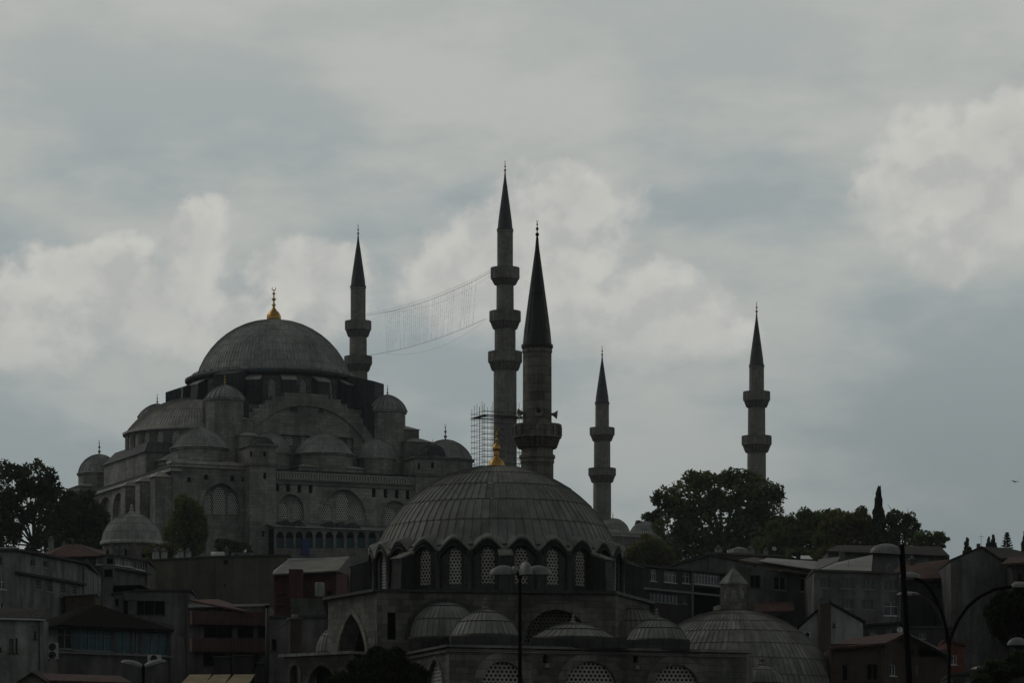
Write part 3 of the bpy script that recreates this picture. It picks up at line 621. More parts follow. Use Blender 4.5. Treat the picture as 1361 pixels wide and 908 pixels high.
    m = MB(); G.box(m, -29.9, 29.9, -30.9, 29.9, zl-1.3, zl+.1); m.build('terrace_roof', LEAD_B, R)
    # buttress piers down the end wall, corbels by the corner
    for ly in (-30.5, -22, -13.5, 13, 22):
        m = MB(); G.box(m, -33.2, -30.01, ly, ly+2.6, gz-2, 77.0); b = m.build('buttress', STONE, R); q = MB(); G.hip(q, -33.6, -30, ly-.3, ly+2.9, 77.01, .9, .3); q.build('cap', LEAD_L, b)
    m = MB()
    for k in range(6):
        ly = -29-k*-2.2; G.box(m, -31.3, -30.02, ly, ly+1.1, zl-4.2, zl-1.25); G.box(m, -30.8, -30.015, ly, ly+1.1, zl-5.6, zl-4.25)
    m.build('corbel', STONE_D, R)
    # ---- side aisle domes
    def aisle(px, ly, Rp, ytop, ybase, name, ph, sq, ptop=None):
        lx = G.lx(px, ly); c = G.p(lx, ly); s = c.y/F; r = Rp*s; zb, zt = zat(ybase, c.y), zat(ytop, c.y)
        m = MB(); m.lathe((c.x, c.y, 0), [(r*1.0, zl-.5), (r*1.0, zb-.4), (r*1.06, zb-.32), (r*1.06, zb-.05), (r*1.0, zb)], 8 if sq else 16, smooth=False, phase=ph); m.build('dome_drum', STONE, R)
        m = MB(); m.lathe((c.x, c.y, 0), [(r*1.05, zb-.05), (r*1.08, zb), (r*1.08, zb+.12), (r*.98, zb+.2)], 40); m.build('lead_rim', LEAD_L, R)
        if sq: m = MB(); G.box(m, lx-r-.9, lx+r+.9, ly-r*.75, ly+r, zl-.6, zl+1.0); m.build('podium', STONE, R); m = MB(); G.hip(m, lx-r-1.2, lx+r+1.2, ly-r*.75-.3, ly+r+.3, zl+1.01, .5, .8); m.build('lead_roof', LEAD_L, R)
        return dome((c.x, c.y, zb+.1), r, zt-zb-.25, int(40+r*5), 4, .07, LEAD, R, 'aisle_dome', tip=.2, sub=4, lip=.02, fin=1.0 if ptop is None else ptop)
    aisle(265.5, -24, 37.5, 568.5, 598, 'd', 0, 1); aisle(430, -24.5, 39, 577, 606, 'd', 0, 1); aisle(592, -24, 36, 584.5, 613, 'd', 0, 1, 3.0)
    aisle(358, -23, 27, 574, 603, 'd', .2, 0); aisle(500, -23.5, 25.5, 583, 610.5, 'd', .2, 0)
    aisle(132, 22, 28, 604, 631, 'd', 0, 1, 2.8)
    # stepped stone blocks with pale lead caps below the weight towers
    for (x0, x1, yt, ly, dp) in ((299, 336, 558, -18.5, 5), (318, 350, 580, -21, 5), (522, 557, 571, -18.5, 5), (540, 575, 588, -21, 4)):
        m = MB(); a, b = G.lx(x0, ly), G.lx(x1, ly); z = zat(yt, G.D((a+b)/2, ly)); G.box(m, a, b, ly, ly+dp, zl-1, z); m.build('stepped_block', STONE, R)
        m = MB(); G.hip(m, a-.25, b+.25, ly-.3, ly+dp+.3, z+.01, .8, .3); m.build('lead_roof', LEAD_L, R)
    # ---- flank towers
    for (x0, x1, ly, yt, yc, wn, capR, capx, capy) in ((332, 367, -34, 594, 616, ((352, 604, 4, 7), (334, 604, 3, 7), (352, 633, 4, 8), (350, 710, 4, 8)), 16, 348, 581), (553, 593, -34, 610, 630, ((575, 619, 4, 8), (557, 620, 3, 8)), 17, 575, 591)):
        a, b = G.lx(x0, ly), G.lx(x1, ly); z1, zcn = zat(yt, G.D((a+b)/2, ly)), zat(yc, G.D((a+b)/2, ly)); m = MB(); wl = W(a, ly, b, ly); hs = []
        for (wx, wy, ww, wh) in wn: hs.append((*wl.rect(wx-ww/2, wy-wh/2, wx+ww/2, wy+wh/2), 0))
        wl.face(m, gz-2, z1, hs, .5); W(a, ly+6, a, ly).face(m, gz-2, z1); W(b, ly, b, ly+6).face(m, gz-2, z1); m.build('flank_tower', STONE, R)
        for h in hs: q = MB(); wl.pane(q, *h[:4], .4); q.build('window', DARK, R)
        m = MB(); G.box(m, a-.25, b+.25, ly-.25, ly+6, zcn-.5, zcn-.1); G.box(m, a-.3, b+.3, ly-.3, ly+6, z1, z1+.4); m.build('cornice', STONE_D, R)
        lx = G.lx(capx, ly+2.5); c = G.p(lx, ly+2.5); s = c.y/F; m = octa(c, capR*s, z1+.3, z1+.8); m.build('cap_drum', STONE, R); dome((c.x, c.y, z1+.7), capR*s, zat(capy, c.y)-z1-.7, 26, 2, .06, LEAD_B, R, 'cap_dome', fin=1.1, sub=5)
    # ---- two-storey gallery between the towers
    ly = -33.2; a, b = G.lx(367, ly), G.lx(553, ly); wl = W(a, ly, b, ly); zt = zat(637, wl.A.y); zt = (wl.z(637, 0)+wl.z(648, wl.L))/2
    m = MB(); hs = []; ar = []
    for (x0, x1, y0, yb) in ((368, 404, 657, 692), (426, 487, 651, 696), (505, 545, 666, 700)):
        q = wl.rect(x0, yb, x1, y0) if 0 else (wl.t(x0), wl.t(x1), wl.z(yb, wl.t((x0+x1)/2)), wl.z(y0, wl.t((x0+x1)/2))); ar.append((*q, (q[1]-q[0])*.55))
    sw = []
    for x in (368.5, 383, 398, 413, 497, 512.5, 527.5, 542): q = wl.rect(x-2.7, 640.5+(x-368)*.065, x+2.7, 653+(x-368)*.065); sw.append((*q, .42))
    wl.face(m, gz-2, zt, ar+sw, .8); m.build('gallery_wall', STONE, R)
    for q in sw: screen_window(wl, R, *q, .36, DARK, .4, .7)
    w2 = W(a, ly+.75, b, ly+.75); p = MB(); wn = []
    for (x0, y0, x1, y1) in ((371, 668, 382, 690), (389, 667, 401, 690), (427, 671, 441, 692), (447, 656, 463, 692), (471, 671, 484, 692), (512, 676, 526, 697), (531, 680, 542, 700)): q = w2.rect(x0, y0, x1, y1); wn.append((*q, (q[1]-q[0])*.55))
    w2.face(p, gz, zt-1, wn, .2); p.build('arch_infill', STONE, R)
    for q in wn: screen_window(w2, R, *q, .44, SCREEN_F, .1, .4)
    for q in ar: m = MB(); wl.ring(m, *q, .45, .16); m.build('archivolt', STONE, R)
    m = MB(); wl.box(m, 0, wl.L, zt, zt+.28, -.35, .6); wl.box(m, 0, wl.L, zt-.7, zt-.32, -.2, -.01); wl.box(m, 0, wl.L, wl.z(695, 0)-.15, wl.z(695, 0)+.15, -.15, -.01); m.build('cornice', STONE_D, R)
    m = MB(); n = 52; zb = zt+.28
    wl.box(m, 0, wl.L, zb+1.05, zb+1.28, -.12, .22); wl.box(m, 0, wl.L, zb, zb+.12, -.12, .22)
    for k in range(n): t = wl.L*(k+.5)/n; wl.box(m, t-.17, t+.17, zb+.12, zb+1.05, -.05, .15)
    m.build('balustrade', STONE_L, R)
    m = MB(); G.box(m, a, b, ly+.8, -30, zt-.4, zt-.02); m.build('terrace_roof', LEAD_B, R)
    # lean-to roof, little gables and the lower arcade closed with teal sheets
    zr = wl.z(697, 0); ly2 = -37.5; w3 = W(G.lx(364, ly2), ly2, G.lx(565, ly2), ly2); za = w3.z(700, 0); m = MB()
    m.hexa([w3.P(-.3, za-.1, -.4), w3.P(w3.L, za-.1, -.4), w3.P(w3.L, zr-.1, 4.2), w3.P(-.3, zr-.1, 4.2), w3.P(-.3, za+.12, -.4), w3.P(w3.L, za+.12, -.4), w3.P(w3.L, zr+.1, 4.2), w3.P(-.3, zr+.1, 4.2)]); m.build('lean_to_roof', LEAD, R)
    m = MB()
    for x in (381, 398, 440, 455, 472):
        t = w3.t(x); m.face([w3.P(t-1.2, za+.1, -.3), w3.P(t+1.2, za+.1, -.3), w3.P(t, za+1.3, -.3)]); m.face([w3.P(t+1.2, za+.1, -.3), w3.P(t+1.2, za+.6, 3.5), w3.P(t, za+1.3, 3.5), w3.P(t, za+1.3, -.3)]); m.face([w3.P(t-1.2, za+.1, -.3), w3.P(t, za+1.3, -.3), w3.P(t, za+1.3, 3.5), w3.P(t-1.2, za+.6, 3.5)])
    m.build('dormer', LEAD_B, R)
    m = MB(); hs = []; x = 372.5
    for k in range(13): t0, t1 = w3.t(x-5), w3.t(x+5); hs.append((t0, t1, w3.z(729, t0), w3.z(706.5, t0), (t1-t0)*.6)); x += 12.6+(.25*k)
    w3.face(m, gz-2, za, hs, .4); m.build('arcade', STONE_D, R)
    q = MB()
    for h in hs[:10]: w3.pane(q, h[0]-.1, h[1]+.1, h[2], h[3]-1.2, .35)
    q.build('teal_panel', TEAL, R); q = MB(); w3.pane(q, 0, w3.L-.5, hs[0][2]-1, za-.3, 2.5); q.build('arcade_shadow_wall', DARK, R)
    q = MB(); t0 = w3.t(400); w3.box(q, t0, w3.t(410), w3.z(738, t0), w3.z(717, t0), -.4, -.2); tag(q.build('hoarding', BLUE, R))
    return G
GM = grand_mosque()
MG = 'minarets of the great mosque'
fin = lambda a, b: ('finial', a, b)
minaret('tallest grey stone minaret with three balconies, scaffolding round its foot', 671.3, 690, [fin(212, 228), ('spire', 228, 305, 10), ('shaft', 305, 358, 10.5, 10.5), ('balcony', 356, 371, 379, 19.3, 11), ('shaft', 372, 416, 11.4, 11.6), ('balcony', 414, 428, 438, 21, 13), ('shaft', 430, 470, 14, 14), ('balcony', 468, 482, 493, 22.8, 15), ('shaft', 484, None, 15.2, 15.8)], MG, STONE_M, SPIRE, 62)
minaret('grey stone minaret rising right behind the main dome of the great mosque', 476, 757, [fin(297, 312), ('spire', 312, 381, 9.8), ('shaft', 381, 429, 10, 10), ('balcony', 427, 439, 448, 17.6, 11), ('shaft', 440, 476, 11.4, 11.6), ('balcony', 474, 485, 494, 18.6, 12), ('shaft', 486, None, 12.4, 13)], MG, STONE_M, SPIRE, 63)
minaret('shorter grey minaret just right of the foreground dome, small domes at its foot', 800.3, 772, [fin(459, 473), ('spire', 473, 536, 9), ('shaft', 536, 571, 9, 9.2), ('balcony', 569, 579, 587, 16.6, 10), ('shaft', 580, 625, 10.8, 11), ('balcony', 623, 633, 642, 18.4, 11.6), ('shaft', 634, None, 11.9, 12.3)], MG, STONE_M, SPIRE, 63)
minaret('shorter grey minaret rising alone from behind the big plane tree', 1005.6, 713, [fin(400, 416), ('spire', 416, 486, 9.4), ('shaft', 486, 523, 9.8, 10), ('balcony', 521, 533, 542, 18, 11), ('shaft', 534, 582, 11.4, 11.7), ('balcony', 580, 592, 602, 20, 12), ('shaft', 593, None, 12.4, 12.8)], MG, STONE_M, SPIRE, 63)
# ------------------------------------------------------------------ courtyard portico with small domes
def court():
    A, B = at(585, 694), at(905, 720); wl = Wall(A, B); zt = zat(713, 718); root = thing('courtyard_portico', (A.x, A.y, 62), 'mosque courtyard wall with small lead domes, left of the big plane tree', 'courtyard wall')
    m = MB(); hs = []
    for x in (812, 822, 846, 862, 882): q = wl.rect(x-2, 724, x+2, 732); hs.append((*q, .3))
    wl.face(m, 60, zt, hs, .5); Wall(B, B+wl.n*8).face(m, 60, zt); Wall(A+wl.n*8, A).face(m, 60, zt); Wall(B+wl.n*8, A+wl.n*8).face(m, 60, zt); m.build('wall', STONE_D, root)
    for h in hs: q = MB(); wl.pane(q, *h[:4], .4); q.build('window', DARK, root)
    m = MB(); m.slab([wl.P(0, zt+.2), wl.P(wl.L, zt+.2), wl.P(wl.L, zt+.2, 8), wl.P(0, zt+.2, 8)], .19); wl.box(m, 0, wl.L, zt-.5, zt-.1, -.2, -.01); m.build('lead_roof', LEAD_L, root)
    m = MB(); n = 110
    for k in range(n): t = wl.L*(k+.5)/n; wl.box(m, t-.1, t+.1, zt+.21, zt+.75, .05, .2)
    m.build('cresting', SCREEN_F, root)
    for px, ytop, r in ((742, 690, 22), (785, 690, 22), (828, 689.5, 22.5), (871.5, 693.5, 21)):
        t = wl.t(px); c = wl.P(t, 0, 3.6); s = c.y/F; zb = zat(710, c.y); m = MB(); m.lathe((c.x, c.y, 0), [(r*s*1.02, zt), (r*s*1.02, zb-.05), (r*s*1.05, zb), (r*s, zb+.1)], 16, smooth=False); m.build('dome_drum', STONE, root)
        dome((c.x, c.y, zb), r*s, zat(ytop, c.y)-zb, 40, 3, .05, LEAD, root, sub=5, fin=1.3)
court()
# ------------------------------------------------------------------ the nearer mosque
def near_mosque():
    D0 = 270; c0 = at(660, D0); C = Vector((c0.x, c0.y)); gz = 5.5
    R = thing('mosque', (C.x, C.y, gz), 'nearer dark stone mosque with a scalloped ribbed lead dome and gold finial', 'mosque')
    zd = 24.95
    # dome
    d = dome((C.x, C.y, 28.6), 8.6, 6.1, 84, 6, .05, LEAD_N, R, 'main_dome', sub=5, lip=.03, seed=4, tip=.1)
    finial((C.x, C.y, 34.62), 2.8, d, GOLD, 'bell')
    ph = radians(3.8)
    scal = lambda a: .5+.5*cos(24*(a-ph-radians(7.5)))
    ze = lambda a: 28.12+.88*max(0, scal(a))**.62
    m = MB()       # the wavy eaves, following the window heads
    def dsp(r, z, a, k):
        w = max(0, scal(a))**.62; p, q = EV[k]; return p[0]+(q[0]-p[0])*w, p[1]+(q[1]-p[1])*w
    EV = (((8.9, 27.85), (8.9, 28.78)), ((9.0, 27.92), (9.03, 28.84)), ((9.02, 28.05), (9.08, 28.97)), ((8.94, 28.2), (9.02, 29.03)), ((8.72, 28.5), (8.72, 29.14)), ((8.5, 28.85), (8.4, 29.26)), ((8.3, 29.1), (8.2, 29.3)))
    m.lathe((C.x, C.y, 0), [p for p, q in EV], 24*10, disp=dsp, uvs=(1.4, .4)); m.build('wavy_eaves', LEAD_N, R)
    m = MB(); m.lathe((C.x, C.y, 0), [(8.92, 27.42), (9.08, 27.5), (9.1, 27.62), (8.98, 27.66), (8.98, 27.74), (9.06, 27.78), (9.06, 27.86), (8.9, 27.88)], 24*10, disp=lambda r, z, a, k: (r, z+(ze(a)-28.12)*1.0)); m.build('eaves_moulding', LEAD_X, R)
    # drum of 24 windows, a lead-clad buttress after every third
    m = MB(); wm = []
    for k in range(24):
        a = ph+2*pi*k/24; b = ph+2*pi*(k+1)/24; q = lambda an: (C.x+8.9*sin(an), C.y-8.9*cos(an)); wl = Wall(q(a), q(b)); t = wl.L/2; h = (t-.47, t+.47, 25.75, 28.25, .52); wl.face(m, zd-.3, 28.5, [h], .25); wm.append((wl, h, (a+b)/2))
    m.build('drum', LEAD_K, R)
    for wl, h, a in wm:
        if cos(a) > -.15: screen_window(wl, R, *h, .25, SCREEN, .14, .4)
    for k in range(24):
        a = ph+2*pi*k/24
        if k % 3 and cos(a) > -.2: m = MB(); m.lathe((C.x+8.98*sin(a), C.y-8.98*cos(a), 0), [(.3, zd), (.3, zd+.3), (.2, zd+.4), (.2, 27.6), (.28, 27.75), (.28, 27.95)], 10); m.build('pilaster', LEAD_K, R)
    for k in range(8):
        a = ph+pi*k/4; e = Vector((sin(a), -cos(a))); f = Vector((cos(a), sin(a))); P = lambda r, w, z: Vector((C.x+e.x*r+f.x*w, C.y+e.y*r+f.y*w, z)); bx = MB()
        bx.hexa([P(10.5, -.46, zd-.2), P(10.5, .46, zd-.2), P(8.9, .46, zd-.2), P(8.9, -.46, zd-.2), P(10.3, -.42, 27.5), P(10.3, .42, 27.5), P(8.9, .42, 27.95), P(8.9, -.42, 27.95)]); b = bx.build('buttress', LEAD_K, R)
        cp = MB(); cp.hexa([P(10.45, -.5, 27.51), P(10.45, .5, 27.51), P(8.95, .5, 27.97), P(8.95, -.5, 27.97), P(10.45, -.5, 27.6), P(10.45, .5, 27.6), P(8.95, .5, 28.14), P(8.95, -.5, 28.14)]); cp.build('cap', LEAD_N, b)
    # ---- main block under the drum
    A, B, E, H = at(436, 264.5), at(501, 257), at(818, 259.2), at(863, 268); top = zat(788, 257.5)
    plan = [A, B, E, H, at(863, 284), at(436, 284)]
    m = MB(); wAB, wBE, wEH = Wall(A, B), Wall(B, E), Wall(E, H)
    def arch(wl, x0, x1, yt, yb, k=.56): a, b = wl.t(x0), wl.t(x1); c = wl.t((x0+x1)/2); return (a, b, wl.z(yb, c), wl.z(yt, c), (b-a)*k)
    sA = arch(wAB, 448, 489, 817, 905, .75); sB = arch(wBE, 697, 783, 811, 856, .5); sS = (*wBE.rect(515, 815, 526, 851), 0)
    wAB.face(m, gz-1, top, [sA], 1.2); wBE.face(m, gz-1, top, [sB, sS], .9); wEH.face(m, gz-1, top)
    for p, q in zip(plan[3:]+plan[:1], plan[4:]+plan[:1]): Wall(p, q).face(m, gz-1, top)
    m.build('wall', STONE_N, R)
    q = MB(); wAB.pane(q, *sA[:4], 1.2); q.build('recess', DARK, R); q = MB(); wBE.pane(q, *sS[:4], .35); q.build('window', DARK, R)
    q = MB(); wBE.pane(q, *sB[:4], 1.2); w = q.build('window', DARK, R); g = MB(); wBE.grille(g, *sB, .27, .75); g.build('pierced_screen', STONE_NM, w)
    m = MB(); wAB.ring(m, *sA, .42, .12); m.build('archivolt', STONE_NM, R); m = MB(); wBE.ring(m, *sB, .62, .05); m.build('archivolt', STONE_NM, R)
    m = MB(); roof = [wAB.P(-.3, top+.2, -.3), wAB.P(wAB.L, top+.2, -.3), wBE.P(wBE.L, top+.2, -.3), wEH.P(wEH.L+.3, top+.2, -.3), (*plan[4], top+.2), (*plan[5], top+.2)]; m.slab(roof, .19)
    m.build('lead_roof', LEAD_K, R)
    # corner half dome beside the front wall, and the one on the far side
    for (x, r, yb, yt, dd, nm) in ((591, 48, 850, 801, 257.9, 1), (838, 44, 850, 806, 263, 2)):
        c = at(x, dd); s = dd/F; zb, zt = zat(yb, dd), zat(yt, dd); dome((c.x, c.y, zb), r*s, zt-zb, 36, 3, .04, LEAD_N, R, 'half_dome', sub=5, lip=.05, seed=nm)
        m = MB(); m.lathe((c.x, c.y, 0), [(r*s, gz), (r*s, zb-.12), (r*s*1.06, zb-.1), (r*s*1.06, zb+.05), (r*s*.97, zb+.1)], 28); m.build('half_dome_wall', STONE_N, R)
    wl = wBE; q = (wl.t(541), wl.t(641), wl.z(850, 3), wl.z(800, 3), (wl.t(641)-wl.t(541))*.5); m = MB(); wl.ring(m, *q, .22, .12); m.build('archivolt', LEAD_K, R)
    # ---- front aisle with the big pierced windows
    a0, a1, a2, a3 = at(543, 257), at(597, 248.5), at(992, 254.8), at(1000, 271); zt = zat(861, 248.5); w0, w1, w2 = Wall(a0, a1), Wall(a1, a2), Wall(a2, a3); m = MB(); hs = []
    for (x0, x1, y0) in ((640, 697, 880), (750, 821, 880), (869, 929, 884)): hs.append(arch(w1, x0, x1, y0, 925, .52))
    s0 = arch(w0, 566, 590, 877, 915, .7); nb = [(*w1.rect(x-3.5, 871, x+3.5, 882), .12) for x in (725, 845)]
    w1.face(m, gz-1, zt, hs+nb, .6); w0.face(m, gz-1, zt, [s0], .5); w2.face(m, gz-1, zt); m.build('aisle_wall', STONE_N, R)
    for h in nb: q = MB(); w1.pane(q, *h[:4], .5); q.build('niche', DARK, R)
    for h in hs: screen_window(w1, R, *h, .30, SCREEN, .3, .8)
    screen_window(w0, R, *s0, .28, SCREEN, .25, .6)
    for h in hs: m = MB(); w1.ring(m, *h, .62, .06); m.build('archivolt', STONE_NM, R)
    m = MB(); w0.ring(m, *s0, .3, .06); m.build('archivolt', STONE_NM, R)
    m = MB(); w1.box(m, -.3, w1.L+.3, zt, zt+.16, -.32, .5); w1.box(m, -.15, w1.L+.15, zt-.3, zt-.12, -.16, -.01); w0.box(m, 0, w0.L-.3, zt, zt+.16, -.32, .5); w0.box(m, 0, w0.L-.15, zt-.3, zt-.12, -.16, -.01); m.build('cornice', STONE_D, R)
    m = MB(); m.slab([w0.P(0, zt+.2, .1), w1.P(0, zt+.2, .1), w1.P(w1.L, zt+.2, .1), w2.P(w2.L, zt+.2), w0.P(0, zt+.2, 14)], .19)
    m.build('aisle_roof', LEAD_K, R)
    for (x0, x1, y0, y1, dd) in ((600, 690, 846, 853, 250.2), (706, 832, 848, 853, 251), (828, 917, 851, 858, 252.6)):
        b = MB(); p, q = at(x0, dd), at(x1, dd); b.box(((p.x+q.x)/2, dd+2.2), q.x-p.x, 4.4, zt+.1, zat(y0, dd), 0); b.build('dome_plinth', LEAD_K, R)
    for (x, r, yb, yt, dd, fy) in ((645, 45.5, 846, 812, 252.4, 797), (762, 55, 850, 830, 253.5, 819), (873, 40, 852, 823, 254.8, 811)):
        c = at(x, dd); s = dd/F; zb, z1 = zat(yb, dd)-.0, zat(yt, dd)
        o = dome((c.x, c.y, zb), r*s, z1-zb, 34, 3, .04, LEAD_N, R, 'aisle_dome', sub=5, lip=.05, seed=int(x), tip=.1); finial((c.x, c.y, z1+.03), (yt-fy)*s+.1, o, STONE_NM, 'stone')
        m = MB(); m.lathe((c.x, c.y, 0), [(r*s, zt+.1), (r*s*1.05, zb-.2), (r*s*1.05, zb-.02), (r*s*.98, zb+.06)], 32); m.build('lead_rim', LEAD_K, R)
    # ---- lower portico to the left, with a small dome behind it
    b0, b1 = at(377, 258.5), at(470, 254.5); wl = Wall(b0, b1); zt = zat(875, 258.5); m = MB(); hs = [arch(wl, 386, 397, 885, 925, .6), arch(wl, 409, 446, 885, 925, .6)]
    wl.face(m, gz-1, zt, hs, .6); Wall(at(380, 266), b0).face(m, gz-1, zt); m.build('portico_wall', STONE_N, R)
    q = MB()
    for h in hs: wl.pane(q, *h[:4], .9)
    q.build('recess', DARK, R); m = MB(); m.slab([wl.P(-.25, zt+.22, -.3), wl.P(wl.L, zt+.22, -.3), wl.P(wl.L, zt+.22, 8), wl.P(-.25, zt+.22, 8)], .2); m.build('portico_roof', LEAD_N, R)
    for h in hs: m = MB(); wl.ring(m, *h, .25, .06); m.build('archivolt', STONE_NM, R)
    c = at(450, 271); s = 271/F; zb = zat(868, 271); m = octa(c, 31*s, gz-1, zb, 12); m.build('portico_dome_drum', LEAD_K, R); dome((c.x, c.y, zb), 30*s, 36*s, 30, 2, .03, LEAD_H, R, 'portico_dome', sub=6)
near_mosque()
def lamp_bracket(px, py, D, label):
    p = Wd(px, py, D); r = thing('floodlight', p, label, 'floodlight', 'floodlights on the nearer mosque wall'); s = D/F
    m = MB(); m.tube([p+Vector((0, .35, .1)), p+Vector((0, -.1, .12)), p+Vector((0, -.25, -.02))], .03, 6); m.build('bracket', IRON, r)
    m = MB(); m.lathe((p.x, p.y-.3, p.z), [(.04, .12), (.09, .1), (.17, -.1), (.19, -.14), (.15, -.15)][::-1], 12); m.build('lamp_head', SHADE_M, r)
lamp_bracket(727, 886, 250.5, 'small floodlight on the mosque wall left of the middle pierced window'); lamp_bracket(847, 888, 252.4, 'small floodlight on the mosque wall right of the middle pierced window')
minaret('nearer dark stone minaret with one balcony and a tall black spire', 714, 276, [fin(291, 314), ('spire', 314, 461, 19.2), ('shaft', 461, 580, 19, 19.3), ('balcony', 565, 583, 597, 32.5, 22), ('shaft', 585, 608, 21, 21.2), ('shaft', 608, None, 21.6, 22)], None, STONE_NM, SPIRE_N, 6, 16, 4, IRON)
def ring_extra():
    root = bpy.data.objects['minaret.004']; x, D = at(714, 276); s = D/F; m = MB()
    z = zat(607.5, D); m.lathe((x, D, 0), [(21.4*s, z-.25), (24*s, z-.12), (24*s, z+.08), (21*s, z+.2)], 16, smooth=False); m.build('string_course', STONE_NM, root)
ring_extra()
def horn(px, py, D, ang, label):
    p = Wd(px, py, D); r = thing('horn_loudspeaker', p, label, 'loudspeaker', 'horn loudspeakers on the near minaret'); d = Vector((sin(ang), -cos(ang), -.12)).normalized(); m = MB()
    m.tube([p-d*.45, p-d*.25, p-d*.05, p+d*.1, p+d*.22, p+d*.30], [.06, .08, .1, .16, .26, .33], 14, cap=False); m.tube([p+d*.30, p+d*.2, p-d*.05], [.32, .22, .08], 14, cap=False); m.build('horn', SPEAK, r)
    m = MB(); m.tube([p-d*.62, p-d*.42], .11, 10); m.build('driver', IRON, r)
horn(735, 551, 276, radians(85), 'grey horn loudspeaker sticking out to the right above the minaret balcony'); horn(716, 547, 274.6, radians(0), 'grey horn loudspeaker facing forward above the minaret balcony'); horn(694.5, 549, 275.6, radians(-70), 'grey horn loudspeaker on the left side of the near minaret')
# ------------------------------------------------------------------ bath house
def bath():
    D = 300; c = at(975, D); s = D/F; gz = ground_z(c.x, D)-.5
    R = thing('bath_house', (c.x, c.y, gz), 'old bath house with a wide ribbed lead dome topped by a stone lantern', 'bath house')
    rr = 146*s; zb = zat(953, D); dome((c.x, c.y, zb), rr, zat(811, D)-zb, 96, 9, .045, LEAD_H, R, 'main_dome', sub=5, lip=.03, seed=9)
    m = octa(c, rr*1.04, gz, zb, 12, crown=.15); m.build('drum', STONE_N, R)
    m = MB(); m.box((c.x, c.y), 46*s, 40*s, zat(812.5, D), zat(806, D), .2); m.build('lantern_base', STONE_NM, R)
    m = MB(); P = [(c.x+18.6*s*sin(a+.35), c.y-18.6*s*cos(a+.35)) for a in [2*pi*k/8 for k in range(8)]]
    z0, z1 = zat(806, D), zat(778, D); hs_all = []
    for k in range(8):
        wl = Wall(P[k], P[(k+1) % 8]); t = wl.L/2; h = (t-.2, t+.2, z0+.55, z1-.35, .22); wl.face(m, z0, z1, [h], .12); hs_all.append((wl, h))
    ln = m.build('lantern', STONE_NM, R)
    for k, (wl, h) in enumerate(hs_all):
        if wl.n.y > -.2: screen_window(wl, R, *h, .13, SCREEN, .06, .14)
    m = MB(); m.lathe((c.x, c.y, 0), [(18.3*s, z1-.02), (20.5*s, z1), (20.3*s, z1+.12), (10*s, z1+.8), (.08, zat(756.5, D)), (.01, zat(755, D))], 8, smooth=False, phase=.35); m.build('lantern_roof', LEAD_N, R)
    c2 = at(1013, 284); s2 = 284/F; zb2 = zat(909, 284); o = dome((c2.x, c2.y, zb2), 29*s2, 24*s2, 30, 2, .03, LEAD_N, R, 'small_dome', sub=6); finial((c2.x, c2.y, zat(886, 284)), 17*s2, o, STONE_NM, 'stone')
    m = octa(c2, 31*s2, ground_z(c2.x, 284)-.5, zb2, 12); m.build('small_drum', STONE_N, R)
bath()
# ------------------------------------------------------------------ small tomb with a dome on the slope
def tomb():
    D = 560; c = at(175, D); s = D/F; gz = ground_z(c.x, D)-.5; R = thing('domed_tomb', (c.x, c.y, gz), 'small octagonal building under a smooth lead dome below the great mosque', 'domed building')
    zb = zat(721, D); dome((c.x, c.y, zb), 40*s, 38*s, 56, 5, .05, LEAD, R, 'dome', sub=4, fin=None, tip=.1); finial((c.x, c.y, zat(684, D)), 14*s, R, LEAD_L, 'stone')
    m = MB(); m.lathe((c.x, c.y, 0), [(41*s, zb-.5), (42*s, zb-.3), (42*s, zb), (40*s, zb+.05)], 32); m.build('lead_rim', LEAD_L, R)
    m = MB(); P = [(c.x+39*s*sin(a+.2), c.y-39*s*cos(a+.2)) for a in [2*pi*k/8 for k in range(8)]]
    for k in range(8):
        wl = Wall(P[k], P[(k+1) % 8]); t = wl.L/2; h = (t-.5, t+.5, zb-2.6, zb-1.2, .5); wl.face(m, gz, zb-.4, [h], .2)
        if wl.n.y > 0: q = MB(); wl.pane(q, *h[:4], .18); q.build('window', DARK, R)
    m.build('wall', STONE_D, R)
tomb()
